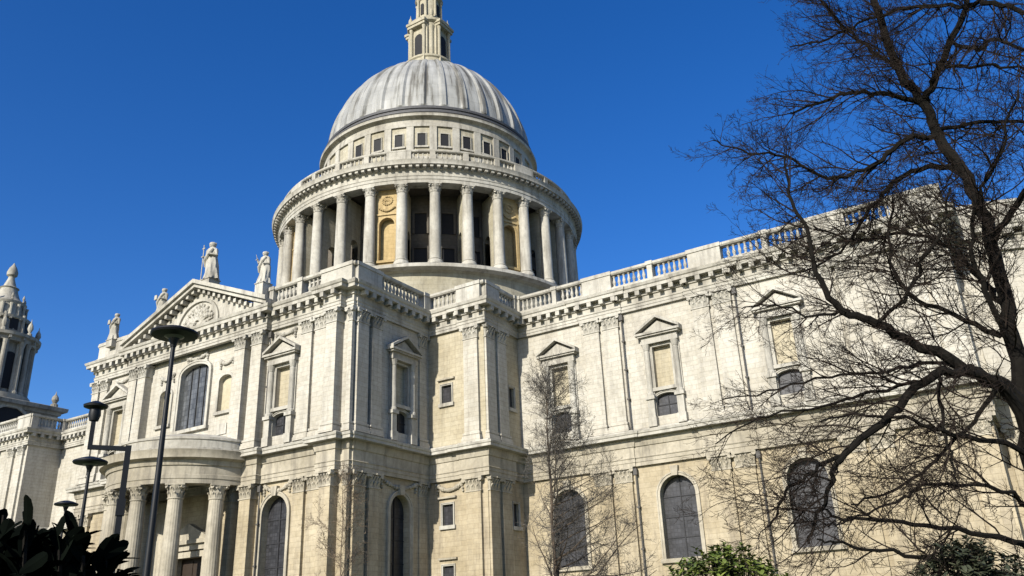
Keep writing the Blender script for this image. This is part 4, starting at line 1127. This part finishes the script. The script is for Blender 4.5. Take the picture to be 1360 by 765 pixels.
def slim_tree(name, label, foot, H, lean, seed, mats, spread, rad, nb, twl, group=None, z0=.25, side=0.0):
    r = random.Random(seed); root = empty(name, foot); tag(root, label, 'tree', group)
    k = 14; pts = [Vector((lean * (i / k) ** 1.5 * H + r.gauss(0, .03) * (i > 0), r.gauss(0, .03) * (i > 0), H * i / k - (.1 if i == 0 else 0))) for i in range(k + 1)]
    rr_ = [rad * (1 - .85 * i / k) for i in range(k + 1)]
    tb = MB(); tb.tube(pts, rr_, 8)
    gw = Grower(seed + 1, lift=.1, cmin=.0052)
    for b_ in range(nb):
        f = z0 + (1 - z0) * (b_ + r.random()) / nb; j = min(k - 1, int(f * k)); q = pts[j].lerp(pts[j + 1], f * k - j); a = r.uniform(0, 2 * pi)
        d = (Vector((cos(a), sin(a), r.uniform(.25, .9))) + RT * side).normalized(); L = spread * (1.15 - f) ** .7 * r.uniform(.6, 1.1); n_ = 7; bp = [q.copy()]
        for i in range(n_):
            d = (d + Vector((r.gauss(0, .12), r.gauss(0, .12), r.gauss(.03, .1)))).normalized(); bp.append(bp[-1] + d * L / n_)
        br_ = [max(.012, rr_[j] * .5 * (1 - .8 * i / n_)) for i in range(n_ + 1)]; tb.tube(bp, br_, 5)
        for i in range(1, n_):
            for _ in range(r.choice((1, 2, 2))):
                t = (bp[i + 1] - bp[i]).normalized(); nd = rot_about(t, randperp(t, r), r.uniform(.4, 1.1)); gw.twig(bp[i], nd, twl * r.uniform(.5, 1.2), br_[i] * .6, 1)
    tb.build('trunk', mats[0], root, True); gw.tw.build('crown', mats[1], root)
    return root


p = at(738, 765, 40); q = at(731, 492, 40)
slim_tree('bare_tree', 'slender leafless young tree before the choir wall beside the stair tower', (p.x, p.y, 0), q.z * .92, 0.0, 5, (M['barklight'], M['twigmid']), 5.6, .13, 44, 1.4, z0=.12, side=.9)
p = at(452, 765, 36); q = at(455, 640, 36)
slim_tree('bare_tree', 'thin pale leafless sapling before the corner of the transept', (p.x, p.y, 0), q.z, 0.0, 15, (M['twiglight'], M['twiglight']), 2.6, .05, 14, .9, z0=.2)


def leaf_mesh(mb, p, d, n, L, W, fold=.25):
    s_ = d.cross(n); s_ = s_.normalized() if s_.length > 1e-6 else d.orthogonal().normalized(); n = s_.cross(d).normalized()
    st = [(0, .12), (.15, .55), (.38, .92), (.68, 1.0), (.9, .78), (1, .22)]; vs = []
    for f, k in st:
        c = p + d * (L * f) - n * (L * .18 * f * f)
        for sg in (-1, 0, 1): q = c + s_ * (sg * W * .5 * k) + n * (abs(sg) * fold * W * .4 * k); vs.append((q.x, q.y, q.z))
    mb.add(vs, [q for i in range(5) for q in ((i * 3, i * 3 + 1, i * 3 + 4, i * 3 + 3), (i * 3 + 1, i * 3 + 2, i * 3 + 5, i * 3 + 4))])


def leafy_bush(name, label, cat, c, rx, ry, rz, nst, L, W, seed, mat, whorl=7, stemr=.008):
    """stems fanning from the root to an uneven dome, each ending in whorls of leaves"""
    r = random.Random(seed); root = empty(name, (c.x, c.y, 0)); tag(root, label, cat)
    sm, lf = MB(), MB()
    for i in range(nst):
        a = r.uniform(0, 2 * pi); h = r.random() ** .6; e_ = r.uniform(.55, 1.0) if r.random() < .35 else r.uniform(.85, 1.08)
        el = math.asin(min(1, h * .98 + .02)) if r.random() < .8 else r.uniform(-.1, .5)
        tip = Vector((rx * cos(a) * cos(el) * e_, ry * sin(a) * cos(el) * e_, c.z + rz * sin(el) * e_)); b0 = Vector((r.gauss(0, .08), r.gauss(0, .08), -.05))
        mid = b0.lerp(tip, .5) + Vector((0, 0, .12)); pts = smooth([b0, mid, tip], 3); sm.tube(pts, [stemr * (1 - .5 * j / (len(pts) - 1)) for j in range(len(pts))], 4)
        ax = (tip - mid).normalized()
        for k in range(whorl):
            ph = 2 * pi * (k * .382) + r.uniform(-.3, .3); s_ = randperp(ax, r); s_ = rot_about(s_, ax, ph); d = (s_ + ax * r.uniform(.05, .9)).normalized()
            leaf_mesh(lf, tip - ax * r.uniform(0, L * .9), d, ax, L * r.uniform(.65, 1.1), W * r.uniform(.8, 1.15))
    sm.build('stems', M['bark'], root); lf.build('foliage', mat, root)
    return root


q = at(955, 730, 10.5)
leafy_bush('laurel_bush', 'green leafy evergreen bush lit by the sun below the choir windows', 'bush', Vector((q.x, q.y, q.z - .68)), .78, .8, .70, 420, .085, .04, 3, M['leaf'], 9)
q = at(1272, 722, 11.5)
leafy_bush('evergreen_bush', 'dull dark evergreen bush under the low limbs of the large bare tree', 'bush', Vector((q.x, q.y, q.z - .7)), .72, .8, .74, 330, .10, .035, 4, M['leafgrey'], 9)
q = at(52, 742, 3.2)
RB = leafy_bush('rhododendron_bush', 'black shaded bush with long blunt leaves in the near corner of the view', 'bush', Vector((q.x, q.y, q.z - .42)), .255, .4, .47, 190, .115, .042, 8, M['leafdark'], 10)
sm, lf, r = MB(), MB(), random.Random(4); o3 = Vector((q.x, q.y, 0))
for u, v in ((6, 684), (34, 704), (22, 714), (12, 722), (60, 724), (100, 722), (126, 732), (80, 730), (-20, 700), (48, 732), (110, 738), (140, 742)):
    tip = at(u, v, 3.1 + r.uniform(-.1, .1)) - o3; b0 = tip + Vector((r.uniform(-.04, .04), .05, -.45)); sm.tube(smooth([b0, b0.lerp(tip, .6), tip], 3), [.007] * 7, 4)
    for k in range(8):
        d = (Vector((0, 0, 1)) * r.uniform(.3, 1.2) + RT * r.uniform(-.7, .6) + Vector((r.gauss(0, .2), r.gauss(0, .2), 0))).normalized()
        leaf_mesh(lf, tip - Vector((0, 0, r.uniform(.0, .16))), d, randperp(d, r), r.uniform(.085, .115), .042)
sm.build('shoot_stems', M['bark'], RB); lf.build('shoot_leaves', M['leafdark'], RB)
